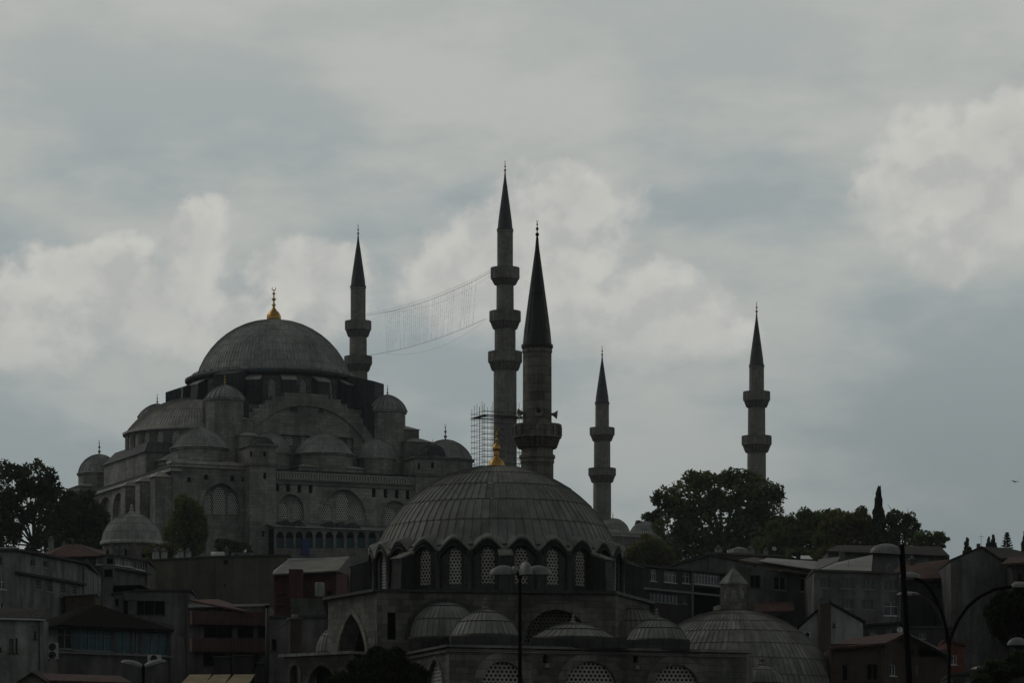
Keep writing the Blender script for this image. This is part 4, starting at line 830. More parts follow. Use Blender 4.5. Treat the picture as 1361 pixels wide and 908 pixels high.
# ------------------------------------------------------------------ scaffolding round the tallest minaret
def scaffold():
    D = 690; c = at(662, D); R = thing('scaffolding', (c.x, c.y, 62), 'steel tube scaffolding round the foot of the tallest minaret', 'scaffolding'); ang = radians(23.5); e, f = Vector((cos(ang), sin(ang))), Vector((-sin(ang), cos(ang)))
    P = lambda a, b, z: Vector((c.x+e.x*a+f.x*b, c.y+e.y*a+f.y*b, z)); hx, hy = 3.9, 2.95; m = MB(); h = MB(); top = zat(537, D)
    ring = [(-hx, -hy), (hx, hy)]; nx = 5; rs = .04
    posts = set()
    for k in range(nx+1):
        for y in (-hy, -hy+.7, hy): posts.add((round(-hx+2*hx*k/nx, 2), round(y, 2)))
        for x in (-hx, hx): posts.add((round(x, 2), round(-hy+2*hy*k/nx, 2)))
    for (x, y) in sorted(posts): m.tube([P(x, y, 60), P(x, y, top-.6+random.uniform(-.3, 1.1))], rs, 5)
    m.build('standard', STEEL, R); z = 63; k = 0
    while z < top-1.2:
        for y in (-hy, -hy+.7, hy): h.tube([P(-hx-.3, y, z), P(hx+.3, y, z)], rs*.9, 4)
        for x in (-hx, hx): h.tube([P(x, -hy-.3, z), P(x, hy+.3, z)], rs*.9, 4)
        z += 1.02
    h.build('ledger', STEEL, R); d = MB(); z = zat(556, D)
    for (a0, a1, b0, b1) in ((-hx-.2, hx+.2, -hy-.1, -hy+.7), (-hx-.2, hx+.2, hy-.7, hy+.1), (-hx-.1, -hx+.9, -hy+.7, hy-.7), (hx-.9, hx+.1, -hy+.7, hy-.7)): d.hexa([P(a0, b0, z), P(a1, b0, z), P(a1, b1, z), P(a0, b1, z), P(a0, b0, z+.14), P(a1, b0, z+.14), P(a1, b1, z+.14), P(a0, b1, z+.14)])
    d.build('deck', FRAME_D, R)
scaffold()
# ------------------------------------------------------------------ festoon of lamp strings between two minarets
def garland():
    Da, Db = 757, 690; a, b = Wd(487, 419, Da), Wd(655, 360, Db); a2, b2 = Wd(492, 472, Da), Wd(645, 424, Db); R = thing('light_garland', a, 'faint net of lamp strings hung on ropes between the two tall minarets', 'light garland')
    def rope(p, q, sag, n=24): return [p.lerp(q, k/n)-Vector((0, 0, sag*4*(k/n)*(1-k/n))) for k in range(n+1)]
    top, bot = rope(a, b, 1.3), rope(a2, b2, .9); m = MB(); m.tube(top, .035, 5); m.tube([p+Vector((0, 0, .35)) for p in rope(a, b, 1.15)], .022, 5); m.build('top_rope', ROPE, R)
    m = MB(); m.tube(bot, .036, 5); m.build('bottom_rope', ROPE, R); m = MB(); m.tube(rope(Wd(513, 414, Da-9), Wd(652, 366, Db), 1.8), .014, 4); m.tube(rope(Wd(513, 470, Da-9), Wd(648, 424, Db), 2.2), .014, 4); m.build('slack_rope', ROPE, R)
    m = MB(); lm = MB(); n = 44
    def lerp(L, u): k = min(int(u*(len(L)-1)), len(L)-2); return L[k].lerp(L[k+1], u*(len(L)-1)-k)
    for k in range(n):
        u = .16+.72*k/(n-1)
        if random.random() < .12: continue
        p, q = lerp(top, u), lerp(bot, min(1, u*1.02)); L = random.choice((1, 1, 1, .8, .6)); q = p.lerp(q, L); m.tube([p, q], .012, 3, False)
        for j in range(14):
            if random.random() < .5: z = p.lerp(q, (j+random.random()*.5)/14); lm.tube([z+Vector((0, 0, .05)), z-Vector((0, 0, .06))], [.045, .05], 5)
    m.build('string', FRAME_W, R); lm.build('lamp_bulb', FRAME_W, R)
garland()
# ------------------------------------------------------------------ houses, left side
WIN = lambda seg, x0, y0, x1, y1, nx=2, ny=1, fm=None, gm=None: (seg, x0, y0, x1, y1, nx, ny, fm, gm)
def chimney(px, y0, y1, w, D, label, mat=None, grp=None):
    s = D/F; x = (px-CX)*s; r = thing('chimney', (x, D, zat(y1, D)-.4), label, 'chimney', grp); ww = w*s; z0, z1 = zat(y1, D)-.4, zat(y0, D); m = MB(); m.box((x, D), ww, ww, z0, z1-.25, .2); m.build('stack', mat or P_PALE, r)
    m = MB(); m.box((x, D), ww*1.25, ww*1.25, z1-.25, z1-.12, .2); m.lathe((x, D, 0), [(ww*.32, z1-.12), (ww*.3, z1+.12), (ww*.2, z1+.15)], 10); m.build('pot', STONE_D, r); return r
def dish(px, py, w, D, label, ang=0):
    s = D/F; p = Wd(px, py, D); r = thing('satellite_dish', p-Vector((0, 0, w*s*.7)), label, 'satellite dish', 'rooftop satellite dishes'); R_ = w*s/2; d = Vector((sin(ang), -cos(ang), .35)).normalized(); t = d.cross(Vector((0, 0, 1))).normalized(); u = t.cross(d); m = MB(); prev = None
    for k in range(5):
        q = k/4; ring = [p+d*(.25*R_*q*q)+(t*cos(a)+u*sin(a))*R_*max(q, .02) for a in [2*pi*j/18 for j in range(18)]]
        if prev:
            for j in range(18): m.face([prev[j], prev[(j+1) % 18], ring[(j+1) % 18], ring[j]][::-1])
        prev = ring
    m.build('dish', WHITE_M, r); m = MB(); m.tube([p-d*.02, p-d*.1-Vector((0, 0, R_*1.4))], .03, 6); m.tube([p-u*R_*.9, p+d*R_*.9], .015, 5); m.tube([p+d*R_*.82, p+d*R_], .05, 6); m.build('mount', IRON, r)
def aircon(px0, py0, px1, py1, D, fans, label):
    m = MB(); a, b = at(px0, D), at(px1, D); z0, z1 = zat(py1, D), zat(py0, D); r = thing('air_conditioner', ((a.x+b.x)/2, D, z0), label, 'air conditioner', 'outdoor air conditioner units'); m.box(((a.x+b.x)/2, D+.18), b.x-a.x, .34, z0, z1, 0); m.build('case', WHITE_M, r)
    for k in range(fans):
        f = MB(); zc = z0+(z1-z0)*(k+.5)/fans; w = min((b.x-a.x), (z1-z0)/fans)*.38; cx = (a.x+b.x)/2-.04
        for q in range(6): f.tube([(cx+w*(q+1)/6*sin(t), D-.012, zc+w*(q+1)/6*cos(t)) for t in [2*pi*j/24 for j in range(25)]], .012 if q < 5 else .035, 4)
        f.tube([(cx, D+.005, zc), (cx, D-.03, zc)], w*.3, 10); f.build('fan_grille', IRON, r)
    m = MB()
    for x in (a.x+.1, b.x-.1): m.box((x, D+.25), .05, .6, z0-.08, z0-.005)
    m.build('bracket', IRON, r)
def left_side():
    h = house('apartment_building', 'grey blue plastered apartment block at the left edge with a ledge along its side', [(-60, 733, 326), (22, 733, 330), (112, 751, 343)], 14, P_BLUE, [WIN(0, -2, 769, 8, 784, 2, 2, FRAME_W), WIN(0, -4, 801, 6, 809, 2, 1, FRAME_W), WIN(0, -4, 740, 3, 752), WIN(1, 40, 744, 47, 753, 3, 1, FRAME_G, DARK), WIN(1, 57, 746, 63, 755, 2), WIN(1, 47, 771, 55, 784, 4, 3, FRAME_G), WIN(1, 62, 773, 69, 787, 3, 3, FRAME_G), WIN(1, 80, 776, 86, 789, 3, 3, FRAME_G), WIN(1, 96, 779, 102, 791, 3, 3, FRAME_G)], eave=.35)
    A, B = Wd(22, 762, 330), Wd(111, 775, 342.8); w = Wall(A, B); m = MB(); w.box(m, -.3, w.L, A.z-.1, A.z+.1, -.35, -.01); m.build('ledge', P_DARK, h)
    px_slab([(-60, 728, 330), (26, 728, 334), (26, 733, 330.2), (-60, 733, 326)], .2, TIN_D, h, 'canopy')
    h = house('house', 'house with a low red tiled hip roof below the dark trees at left', [(60, 741, 400), (137, 739, 400)], 12, P_DARK, [WIN(0, 112, 744, 118, 752, 2), WIN(0, 128, 742, 137, 751, 2, 1, FRAME_W)], roof=False)
    px_slab([(58, 741, 399.5), (139, 739, 399.5), (106, 724, 405), (90, 724, 405)], .12, TILE, h); px_slab([(139, 739, 399.5), (139, 733, 412), (106, 724, 405.5)], .12, TILE, h); px_slab([(58, 741, 399.5), (90, 724, 405.5), (58, 735, 412)], .12, TILE, h)
    h = house('building', 'long low building with a row of pale panels receding beside the tan wall', [(136, 740, 372), (152, 740, 372), (196, 748, 379)], 10, P_GREY, [WIN(0, 141, 742, 151, 751, 1, 1, FRAME_G, DARK), WIN(1, 153, 741.5, 164, 752, 2, 1, FRAME_W, FRAME_G), WIN(1, 165, 744, 178, 754, 2, 1, FRAME_W, FRAME_G), WIN(1, 180, 747, 194, 758, 4, 1, FRAME_W, GLASS), WIN(0, 138, 757, 150, 768, 1, 1, FRAME_D, DARK)], eave=.2)
    w = Wall(at(152, 371.9), at(196, 378.9)); m = MB(); w.box(m, 0, w.L, zat(757, 372), zat(756, 372), -.5, -.01); m.build('ledge', P_DARK, h)
    h = house('building', 'large blank tan side wall of a building with pots and chimneys along its top', [(194, 747, 392), (290, 742, 390), (384, 740, 390)], 14, P_TAN, [WIN(1, 297, 744.5, 303, 751, 1, 1, FRAME_D, DARK), WIN(1, 284, 777, 287, 780, 1, 1, FRAME_D, DARK), WIN(1, 297, 777, 300, 780, 1, 1, FRAME_D, DARK), WIN(0, 196, 750, 200, 760, 1, 1, FRAME_D, DARK)], eave=.15, parapet=0)
    for i, (x, y0, y1, w) in enumerate(((207, 731, 744, 8), (218, 731, 744, 8), (240, 731, 744, 7.5), (250, 732, 744, 7.5))): chimney(x, y0, y1, w, 396, ('leftmost', 'second from the left', 'third from the left', 'rightmost')[i]+' of the four pale stub chimneys on the tan building', P_WHITE, 'pale stub chimneys on the tan building')
    s = 394/F; p = Wd(290, 739, 394); r = thing('water_tank', p-Vector((0, 0, .4)), 'pale rounded water tank lying on top of the tan wall', 'water tank'); m = MB(); m.tube([p+Vector((-.75, 0, 0)), p+Vector((-.7, 0, 0)), p+Vector((.6, 0, 0)), p+Vector((.66, 0, 0))], [.2, .38, .38, .2], 14); m.build('tank', WHITE_M, r); m = MB(); m.box((p.x, p.y), 1.2, .5, p.z-.55, p.z-.36); m.build('cradle', IRON, r)
    chimney(301, 729, 741, 5, 396, 'thin capped chimney behind the white water tank', P_GREY)
    r = house('roof_hut', 'low pale roof hut behind the tan wall right of the water tank', [(308, 734, 398), (334, 734, 398)], 3, P_PALE, [WIN(0, 312, 736, 318, 740, 1)], base=zat(745, 398), eave=.15); dish(326, 733, 5, 397, 'satellite dish on the low roof hut behind the tan wall', -.6)
    chimney(68, 715, 739, 6.5, 410, 'tall plain chimney left of the red hip roof', P_PALE); chimney(85, 722, 737, 5, 408, 'short chimney just above the red hip roof', P_PALE)
    chimney(155, 729, 741, 5, 384, 'left one of two small chimneys under the tomb dome', P_GREY); chimney(163, 729, 741, 5, 384, 'right one of two small chimneys under the tomb dome', P_GREY)
    h = house('building', 'grey building with one wide dark strip window', [(150, 792, 352), (182, 787, 352), (252, 787, 353)], 12, P_GREY, [WIN(1, 164, 799, 219.5, 818, 4, 1, FRAME_D, DARK), WIN(1, 196, 776, 203, 783, 1, 1, FRAME_D, DARK), WIN(0, 154, 795, 158, 803, 1, 1, FRAME_D, DARK)][:1]+[WIN(0, 153, 796, 158, 806, 1, 1, FRAME_D, DARK)], eave=.2)
    px_slab([(150, 779, 356), (188, 778, 356), (206, 787, 356), (150, 787, 356)], .1, P_CREAM, h, 'gable_roof'); m = MB(); px_box(m, 152, 779, 196, 787, 356.2, 4); m.build('attic', P_CREAM, h)
    h = house('shed', 'small brown shed with a bright tin roof edge', [(87, 794, 338), (126, 791, 338)], 5, P_BROWN, [WIN(0, 94, 797, 97.5, 801, 1, 1, FRAME_D, DARK)], roof_m=TIN, eave=.25, th=.08)
    # glazed upper floor under a dark hip roof
    h = house('building', 'building with a band of blue green glazing under a dark hip roof', [(57, 836, 292), (76, 833, 290), (229, 839, 296)], 11, P_GREY, [WIN(1, 77, 836, 96, 863, 2, 2, FRAME_G, GLASS), WIN(1, 98, 836, 150, 866, 5, 2, FRAME_G, GLASS_B), WIN(1, 154, 839, 176, 870, 2, 1, FRAME_G, GLASS_B), WIN(1, 177.5, 839, 187, 870, 2, 1, FRAME_G, GLASS_B), WIN(1, 190, 839, 225, 872, 3, 2, FRAME_G, GLASS_B)], roof=False)
    px_slab([(56, 834, 291.2), (77, 831, 289.2), (231, 838, 295.2), (130, 804, 297), (112, 806, 297)], .18, TILE_K, h); px_slab([(56, 834, 291.2), (112, 806, 297.2), (130, 804, 297.2), (140, 812, 305), (60, 826, 305)], .18, TILE_K, h); px_slab([(231, 838, 295.4), (231, 832, 305), (140, 812, 305), (130, 804, 297.4)], .18, TILE_K, h)
    w = Wall(at(76, 289.8), at(229, 295.8)); m = MB(); w.box(m, -.2, w.L+.2, zat(837.5, 292), zat(834.8, 292), -.25, .0); w.box(m, 0, w.L, zat(871, 292), zat(869, 292), -.2, -.01); m.build('trim', FRAME_G, h)
    aircon(63.5, 855, 77, 877, 289.2, 2, 'air conditioner unit with two fans on the wall at lower left'); aircon(196, 871, 214, 881, 292.5, 1, 'air conditioner unit standing below the right end of the blue glazing')
    h = house('building', 'pale plastered building at lower left with narrow slot windows', [(-50, 825, 284), (57, 824, 286)], 3.5, P_PALE, [WIN(0, 12, 850, 18, 869, 1, 1, FRAME_D), WIN(0, 20.5, 849, 23.5, 869, 1, 1, FRAME_D), WIN(0, 45, 840, 48, 850, 1, 1, FRAME_D, DARK), WIN(0, -3, 861, 2, 866, 1, 1, FRAME_D, DARK)], roof=False)
    m = MB(); w = Wall(at(-50, 283.9), at(57, 285.9)); w.box(m, 0, w.L+.1, zat(825, 285)+.02, zat(822.5, 285), -.3, .3); m.build('eaves', FRAME_W, h); px_slab([(-50, 822.5, 284), (58, 822, 286), (62, 809, 290), (-50, 808, 290)], .12, TILE_D, h)
    h = house('house', 'low house with a red tiled roof and cream gable at the bottom left', [(24, 908, 252), (41, 896, 252), (62, 908, 252)], 9, P_CREAM, [], roof=False); px_slab([(22, 907, 251.6), (42, 894, 251.6), (52, 892, 262), (34, 902, 262)], .15, TILE_D, h); px_slab([(42, 893.5, 251.6), (66, 909, 251.6), (64, 902, 262), (52, 892, 262)], .15, TILE_D, h); px_slab([(66, 905, 253), (176, 908, 255), (160, 899, 262), (50, 895.5, 262)], .15, TILE, h, 'rear_roof'); m = MB(); px_box(m, 66, 908, 172, 945, 256, 6); m.build('rear_wall', P_BROWN, h)
    # red balcony block
    h = house('building', 'grey building with two dull red balcony bands', [(250, 808, 322), (358, 806, 324)], 12, P_GREY, [WIN(0, 258, 804.5+5, 278, 813, 2, 1, FRAME_D, DARK), WIN(0, 271, 833, 309, 849, 2, 1, FRAME_D, DARK), WIN(0, 316, 833, 337, 849, 1, 1, FRAME_D, DARK), WIN(0, 343, 833, 357, 849, 1, 1, FRAME_D, DARK), WIN(0, 270, 868.5, 300, 886, 2, 1, FRAME_D, DARK), WIN(0, 312, 869, 345, 890, 2, 1, FRAME_D, DARK)], roof=False)
    for (y0, y1) in ((813.5, 831.5), (850, 867.5)):
        m = MB(); a, b = at(255, 321), at(358, 323); w = Wall(a, b); w.box(m, 0, w.L, zat(y1, 322), zat(y0, 322), 0, .8)
        for k in range(24): t = w.L*(k+.5)/24; w.box(m, t-.09, t+.09, zat(y1, 322)+.1, zat(y0, 322)-.05, -.05, -.005)
        m.build('balcony', P_ROSE, h)
    px_slab([(252, 798, 321), (290, 797, 327), (332, 811, 324.5), (326, 812.5, 322)], .15, P_ROSE, h); px_slab([(250, 809, 322), (358, 807, 324), (358, 803, 336), (250, 804, 336)], .15, ASPH, h, 'flat_roof')
    # red house with a tin roof
    h = house('house', 'dull red house with a pale ridged tin roof', [(364, 763, 312), (447, 758, 312), (463, 764, 318)], 9, P_RED, [WIN(0, 368, 790, 383, 799, 2, 1, FRAME_D, P_RED), WIN(0, 367, 806, 380, 813, 2, 1, FRAME_D, P_RED), WIN(0, 434, 786, 442, 792, 1, 1, FRAME_D, DARK)], roof=False)
    px_slab([(362, 763.5, 311), (449, 758.5, 311), (464, 740, 316.5), (382, 745, 316.5)], .12, TIN, h); px_slab([(449, 758.5, 311), (466, 764, 320), (464, 740, 316.7)], .12, TIN, h); px_slab([(362, 763.5, 311), (382, 745, 316.7), (364, 759, 322)], .12, TIN, h)
    m = MB(); px_box(m, 382, 739.5+3, 464, 746, 316.2, .5); m.build('ridge_cap', FRAME_W, h); m = MB(); px_box(m, 384, 757, 402, 808, 309.8, 1.9); m.build('stair_box', P_RED, h)
    m = MB(); px_box(m, 386, 796, 436, 822, 307, 3); m.build('terrace', P_GREEN, h)
    r = thing('water_tank', Wd(425, 794, 309), 'pale upright water tank on the terrace of the dull red house', 'water tank'); m = MB(); c = Wd(425, 794, 309); m.lathe((c.x, c.y, 0), [(.36, c.z), (.4, c.z+.05), (.4, zat(776, 309)), (.34, zat(775, 309)), (.1, zat(774.5, 309))], 16); m.build('tank', P_PALE, r); m = MB(); m.lathe((c.x, c.y, 0), [(.1, zat(774.5, 309)), (.1, zat(773.4, 309)), (.02, zat(773.3, 309))], 8); m.build('lid', IRON, r)
    house('building', 'plain dark grey house wall below the red house', [(358, 823, 296), (442, 822, 297)], 10, P_GREY, [WIN(0, 361, 850, 368, 866, 1, 1, FRAME_D, DARK)], eave=.15)
    chimney(392, 820, 912, 15, 292, 'tall brown chimney stack against the dark grey house wall', P_BROWN)
    r = thing('drainpipe', Wd(355, 908, 295), 'dark green drainpipe beside the dull red balconies', 'drainpipe'); m = MB(); a, b = Wd(355.5, 806, 295), Wd(354, 925, 295); m.tube([a, b], .13, 8); m.build('pipe', m_plain('green_paint', (.012, .022, .016), .6), r); m = MB(); m.lathe((a.x, a.y, a.z), [(.13, -.2), (.24, .05), (.22, .06)], 8); m.build('hopper', IRON, r)
    r = thing('market_awning', Wd(295, 905, 280), 'row of tan market awnings at the bottom behind the dark stalls', 'awning')
    for k, (x0, x1) in enumerate(((252, 281), (284, 307), (311, 339))): px_slab([(x0-14, 912, 276), (x1-10, 912, 276), (x1, 897, 282), (x0, 897.5, 282)], .05, CANVAS, r, 'awning_cloth')
    m = MB()
    for x in (240, 300, 330): m.tube([Wd(x, 911, 276.2), Wd(x, 1010, 276.2)], .05, 6)
    m.build('post', IRON, r)
    for (x0, y0, x1, lab) in ((284, 873, 306, 'dark square vent housing above the tan awnings'), (311, 871, 336, 'wider dark vent housing right of the square one'), (341, 881, 352, 'narrow dark vent housing beside the drainpipe')):
        p = Wd((x0+x1)/2, 900, 300); r = thing('vent_housing', p, lab, 'vent housing', 'dark vent housings behind the awnings'); m = MB(); px_box(m, x0, y0+1.5, x1, 925, 299, 2); m.build('case', P_DARK, r); m = MB(); px_box(m, x0-1.5, y0, x1+1.5, y0+1.45, 298.8, 2.4); m.build('lid', TIN_D, r)
left_side()
def aerial(px, y0, y1, D, label, w=.5):
    p, q = Wd(px, y1, D), Wd(px, y0, D); r = thing('tv_aerial', p-Vector((0, 0, .3)), label, 'aerial', 'rooftop television aerials'); m = MB(); m.tube([p-Vector((0, 0, .3)), q], .025, 5)
    for k in range(4): z = q-Vector((0, 0, .08)); x = -w+2*w*k/3; m.tube([z+Vector((x, -.22, 0)), z+Vector((x, .22, 0))], .012, 4)
    m.tube([q-Vector((w, 0, .08)), q+Vector((w, 0, -.08))], .015, 4); m.build('mast', STEEL, r)
aerial(97, 716, 727, 404, 'television aerial standing on the ridge of the red hip roof'); aerial(232, 728, 746, 394, 'television aerial among the pale stub chimneys'); aerial(345, 728, 742, 396, 'television aerial at the right end of the tan wall'); aerial(135, 778, 796, 344, 'television aerial behind the small brown shed')
aerial(1046, 727, 749, 408, 'television aerial on the dark shed under the plane trees'); aerial(1128, 742, 760, 372, 'television aerial on the tin roofs right of the long grey building', .6); aerial(1245, 752, 770, 388, 'television aerial on the shaded red tiled house')
def cable(pts, sag, label):
    a, b = Wd(*pts[0]), Wd(*pts[1]); r = thing('power_cable', a, label, 'cable', 'overhead cables'); m = MB(); m.tube([a.lerp(b, k/20)-Vector((0, 0, sag*4*(k/20)*(1-k/20))) for k in range(21)], .022, 5); m.build('cable', IRON, r)
cable(((1283, 862, 311), (1362, 872, 300)), .6, 'overhead cable sagging rightwards from the brick red house'); cable(((359, 836, 295), (384, 826, 291.5)), .25, 'short cable strung across the dark grey house wall'); cable(((404, 826, 291.5), (436, 846, 264)), .3, 'cable running down from the tall brown chimney towards the nearer mosque')
# ------------------------------------------------------------------ houses, right side
def right_side():
    up = [WIN(0, 864.5, 757.5, 873, 773, 3, 2, FRAME_W), WIN(0, 883, 760, 899.5, 775, 3, 2, FRAME_W), WIN(0, 907, 762, 917, 776, 2, 2, FRAME_W, FRAME_D), WIN(0, 920.5, 760.5, 957, 778, 9, 2, FRAME_W), WIN(0, 864, 790, 904, 802, 8, 1, FRAME_G), WIN(0, 907, 792, 913, 803, 2, 1, FRAME_G), WIN(0, 920.5, 781, 957.5, 832, 1, 1, FRAME_D, DARK)]
    h = house('school_building', 'dark building with white framed strip windows behind the nearer mosque', [(845, 753, 388), (966, 765, 400)], 10, P_DARK, up, eave=.3)
    w = Wall(at(845, 387.8), at(966, 399.8)); m = MB(); w.box(m, 0, w.L, zat(789, 394), zat(786.5, 394), -.15, -.01); w.box(m, w.t(919), w.t(919.8), zat(835, 396), zat(763, 396), -.2, -.01); m.build('trim', FRAME_G, h)
    house('house', 'grey gabled house with a blank wall and one small vent', [(884, 757, 404), (945, 739, 404), (1002, 752, 404)], 12, P_GREY, [(0, 933, 748, 933.8, 750, 1)][:0], roof_m=ASPH, eave=.35)
    h = house('building', 'low tan flat roofed building in front of the plane trees', [(944, 737, 440), (1034, 741, 440)], 12, P_TAN, [WIN(0, 960, 743, 968, 749, 2)], eave=.4, roof_m=TIN_D)
    c = Wd(982, 736, 446); m = MB(); m.lathe((c.x, c.y, 0), [(1.5, c.z-.3), (1.45, c.z), (1.1, c.z+.45), (.1, c.z+.75)], 12, smooth=False); m.build('skylight', TIN, h)
    chimney(955, 727, 738, 8, 446, 'wide chimney at the left end of the tan flat roof', P_PALE); chimney(998, 728, 739, 8, 446, 'wide chimney in the middle of the tan flat roof', P_PALE); chimney(1018, 730, 740, 5, 446, 'narrow chimney beside the satellite dish', P_PALE)
    dish(1029, 730, 6, 445, 'round satellite dish on the tan flat roof under the plane tree', .1)
    h = house('house', 'shabby grey green house under a long sloping tin edged roof', [(975, 752, 376), (1022, 758, 378), (1082, 766, 382)], 11, P_GREEN, [WIN(0, 997, 765, 1011, 782, 2, 1, FRAME_D, DARK), WIN(1, 1029, 767, 1045, 785, 2, 1, FRAME_G, DARK), WIN(1, 1064, 769, 1071, 787, 1, 1, FRAME_W, DARK)], roof=False)
    m = MB(); w = Wall(at(975, 375.8), at(1082, 381.8)); w.box(m, w.t(1016), w.t(1019), zat(812, 378), zat(759, 378), -.15, -.01); w.box(m, w.t(1022), w.t(1024), zat(812, 378), zat(759, 378), -.12, -.01); m.build('timber_post', P_BRICK, h)
    px_slab([(982, 744.5, 377), (1081, 763, 379), (1084, 757, 390), (1002, 741, 392)], .25, P_BROWN, h); px_slab([(1008, 746, 376.6), (1086, 758, 380), (1100, 748, 390), (1020, 742, 392)], .1, TIN, h, 'tin_sheet'); px_slab([(996, 814, 370), (1056, 812, 371), (1054, 801, 376), (1006, 800, 376)], .15, TILE, h, 'lower_roof')
    w4 = []
    for (x0, y0, x1, y1) in ((1090, 769, 1103, 782), (1118, 769, 1134, 783), (1145, 770, 1162, 784), (1175, 772, 1192, 786), (1090, 795, 1104, 808), (1118, 797, 1134, 810), (1145, 798, 1161, 811)): w4.append(WIN(0, x0, y0, x1, y1, 3, 1, FRAME_G))
    w4.append(WIN(0, 1175, 801, 1194, 819, 2, 2, FRAME_W)); w4 += [WIN(0, 1118, 822, 1134, 835), WIN(0, 1090, 821, 1104, 834)]
    h = house('apartment_building', 'long grey apartment building with two rows of plain windows', [(1082, 760, 366), (1197, 764, 369)], 12, P_GREY, w4, eave=.25, roof_m=TIN_D)
    px_slab([(1086, 759, 366.5), (1158, 762, 368), (1160, 738, 384), (1112, 748, 384)], .1, TIN, h, 'tin_roof'); px_slab([(1084, 758.5, 368), (1112, 747, 384), (1120, 740, 392), (1088, 744, 392)], .1, TIN_D, h, 'tin_roof')
    r = thing('roof_panel', Wd(1070, 744, 410), 'small bright tilted roof panel at the edge of the trees', 'roof panel'); px_slab([(1064, 739, 412), (1075, 739, 412), (1080, 743.5, 408), (1064, 743, 408)], .08, WHITE_M, r, 'sheet'); m = MB(); px_box(m, 1064, 743.5, 1079, 752, 409, 3); m.build('upstand', P_DARK, r)
    house('shed', 'dark low roof shed below the bright roof panel', [(1040, 748, 405), (1100, 748, 405)], 8, P_DARK, [WIN(0, 1046, 749.5, 1054, 754, 2)], roof_m=TIN_D, eave=.3)
    h = house('house', 'long house with a red tiled roof below the cypress and grove', [(1100, 735, 470), (1262, 740, 474)], 12, P_GREY, [WIN(0, 1118, 737, 1124, 744, 2), WIN(0, 1228, 741, 1236, 748, 2)], roof=False)
    px_slab([(1098, 733, 469), (1262, 739, 473), (1250, 727, 482), (1112, 725, 482)], .15, TILE_D, h)
    h = house('house', 'shaded house with a red tiled roof and rows of tall dark windows', [(1185, 774, 384), (1270, 770, 386)], 12, P_DARK, [WIN(0, 1236+9*k, 766+7, 1243+9*k, 781+3, 1, 1, FRAME_D, DARK) for k in range(4)]+[WIN(0, 1240+10*k, 792, 1247+10*k, 808, 1, 1, FRAME_D, DARK) for k in range(3)]+[WIN(0, 1240+10*k, 820, 1247+10*k, 834, 1, 1, FRAME_D, DARK) for k in range(3)], roof=False)
    px_slab([(1178, 771, 383), (1271, 768, 385), (1262, 744, 394), (1196, 752, 394)], .2, TILE, h)
    h = house('building', 'tall blank grey gable wall at the right edge', [(1264, 747, 376), (1304, 729, 377), (1350, 760, 378)], 14, P_GREY, [], eave=.15, roof_m=TILE_D)
    m = MB(); px_box(m, 1299, 723, 1303, 733, 384, .8); m.build('chimney', P_GREY, h)
    r = thing('antenna', Wd(1304, 728, 384), 'thin rooftop aerial standing on the grey gable', 'antenna'); m = MB(); p = Wd(1304, 730, 384); m.tube([p, p+Vector((0, 0, 1.4))], .02, 5); m.tube([p+Vector((-.3, 0, 1.2)), p+Vector((.3, 0, 1.2))], .012, 4); m.build('mast', IRON, r)
    h = house('house', 'dark house with a broad brown hip roof at the far right edge', [(1296, 741, 470), (1400, 744, 470)], 12, P_DARK, [WIN(0, 1330, 745, 1336, 750, 2)], roof=False); px_slab([(1292, 741, 468), (1402, 744, 468), (1340, 729, 476), (1306, 727, 476)], .2, TILE_D, h)
    h = house('house', 'dark house at the right edge with a red roof verge', [(1346, 752, 372), (1420, 748, 372)], 12, P_DARK, [WIN(0, 1352, 762, 1359, 774, 2, 1, FRAME_D, DARK)], roof=False); px_slab([(1330, 750, 371), (1420, 744, 371), (1420, 738, 380), (1342, 741, 380)], .2, TILE, h)
    m = MB(); px_box(m, 1349, 773, 1420, 780, 370.5, 1.2); m.build('balcony', P_PALE, h)
    h = house('house', 'white gable ended house above the bath dome', [(1062, 836, 332), (1088, 812, 332), (1104, 804, 332), (1147, 829, 333)], 9, P_WHITE, [WIN(2, 1107, 829, 1110, 834, 1, 1, FRAME_D, DARK)], roof_m=TILE_D, eave=.2)
    m = MB(); px_box(m, 1089, 803, 1104.5, 880, 330.8, 1.1); m.build('chimney_breast', P_BROWN, h)
    aircon(1070, 841, 1077, 848, 330.5, 1, 'small air conditioner on the white wall beside the bath dome')
    h = house('house', 'small dark house with a brown flat roof right of the white gable', [(1148, 834, 340), (1196, 830, 341)], 8, P_DARK, [WIN(0, 1156, 838, 1166, 844, 2), WIN(0, 1178, 837, 1188, 843, 2)], roof_m=TILE_D, eave=.3)
    dish(1196, 838, 8, 332, 'white satellite dish left of the tall lamp post by the dark house', -.2)
    h = house('house', 'brown house with a red tile roof and a dark gable behind the tall lamp post', [(1104, 862, 296), (1176, 855, 296), (1202, 843, 298), (1264, 874, 298)], 10, P_BROWN, [WIN(0, 1119, 884, 1127, 906, 1, 1, FRAME_D, DARK), WIN(0, 1152, 883, 1167, 905, 2, 1, FRAME_D, DARK), WIN(0, 1145, 856.5, 1172, 862, 4, 1, FRAME_D, DARK), WIN(1, 1183, 884, 1191, 899, 2, 1, FRAME_W), WIN(2, 1214, 864, 1220, 873, 1, 1, FRAME_D), WIN(2, 1216, 884, 1222, 900, 1, 1, FRAME_D)], roof=False)
    px_slab([(1101, 862, 295.2), (1177, 855, 295.2), (1203, 842, 297), (1200, 841, 306), (1122, 850, 306)], .18, TILE, h); px_slab([(1203, 841.5, 297), (1267, 874.5, 297), (1262, 868, 306), (1201, 840, 306)], .18, TILE_D, h)
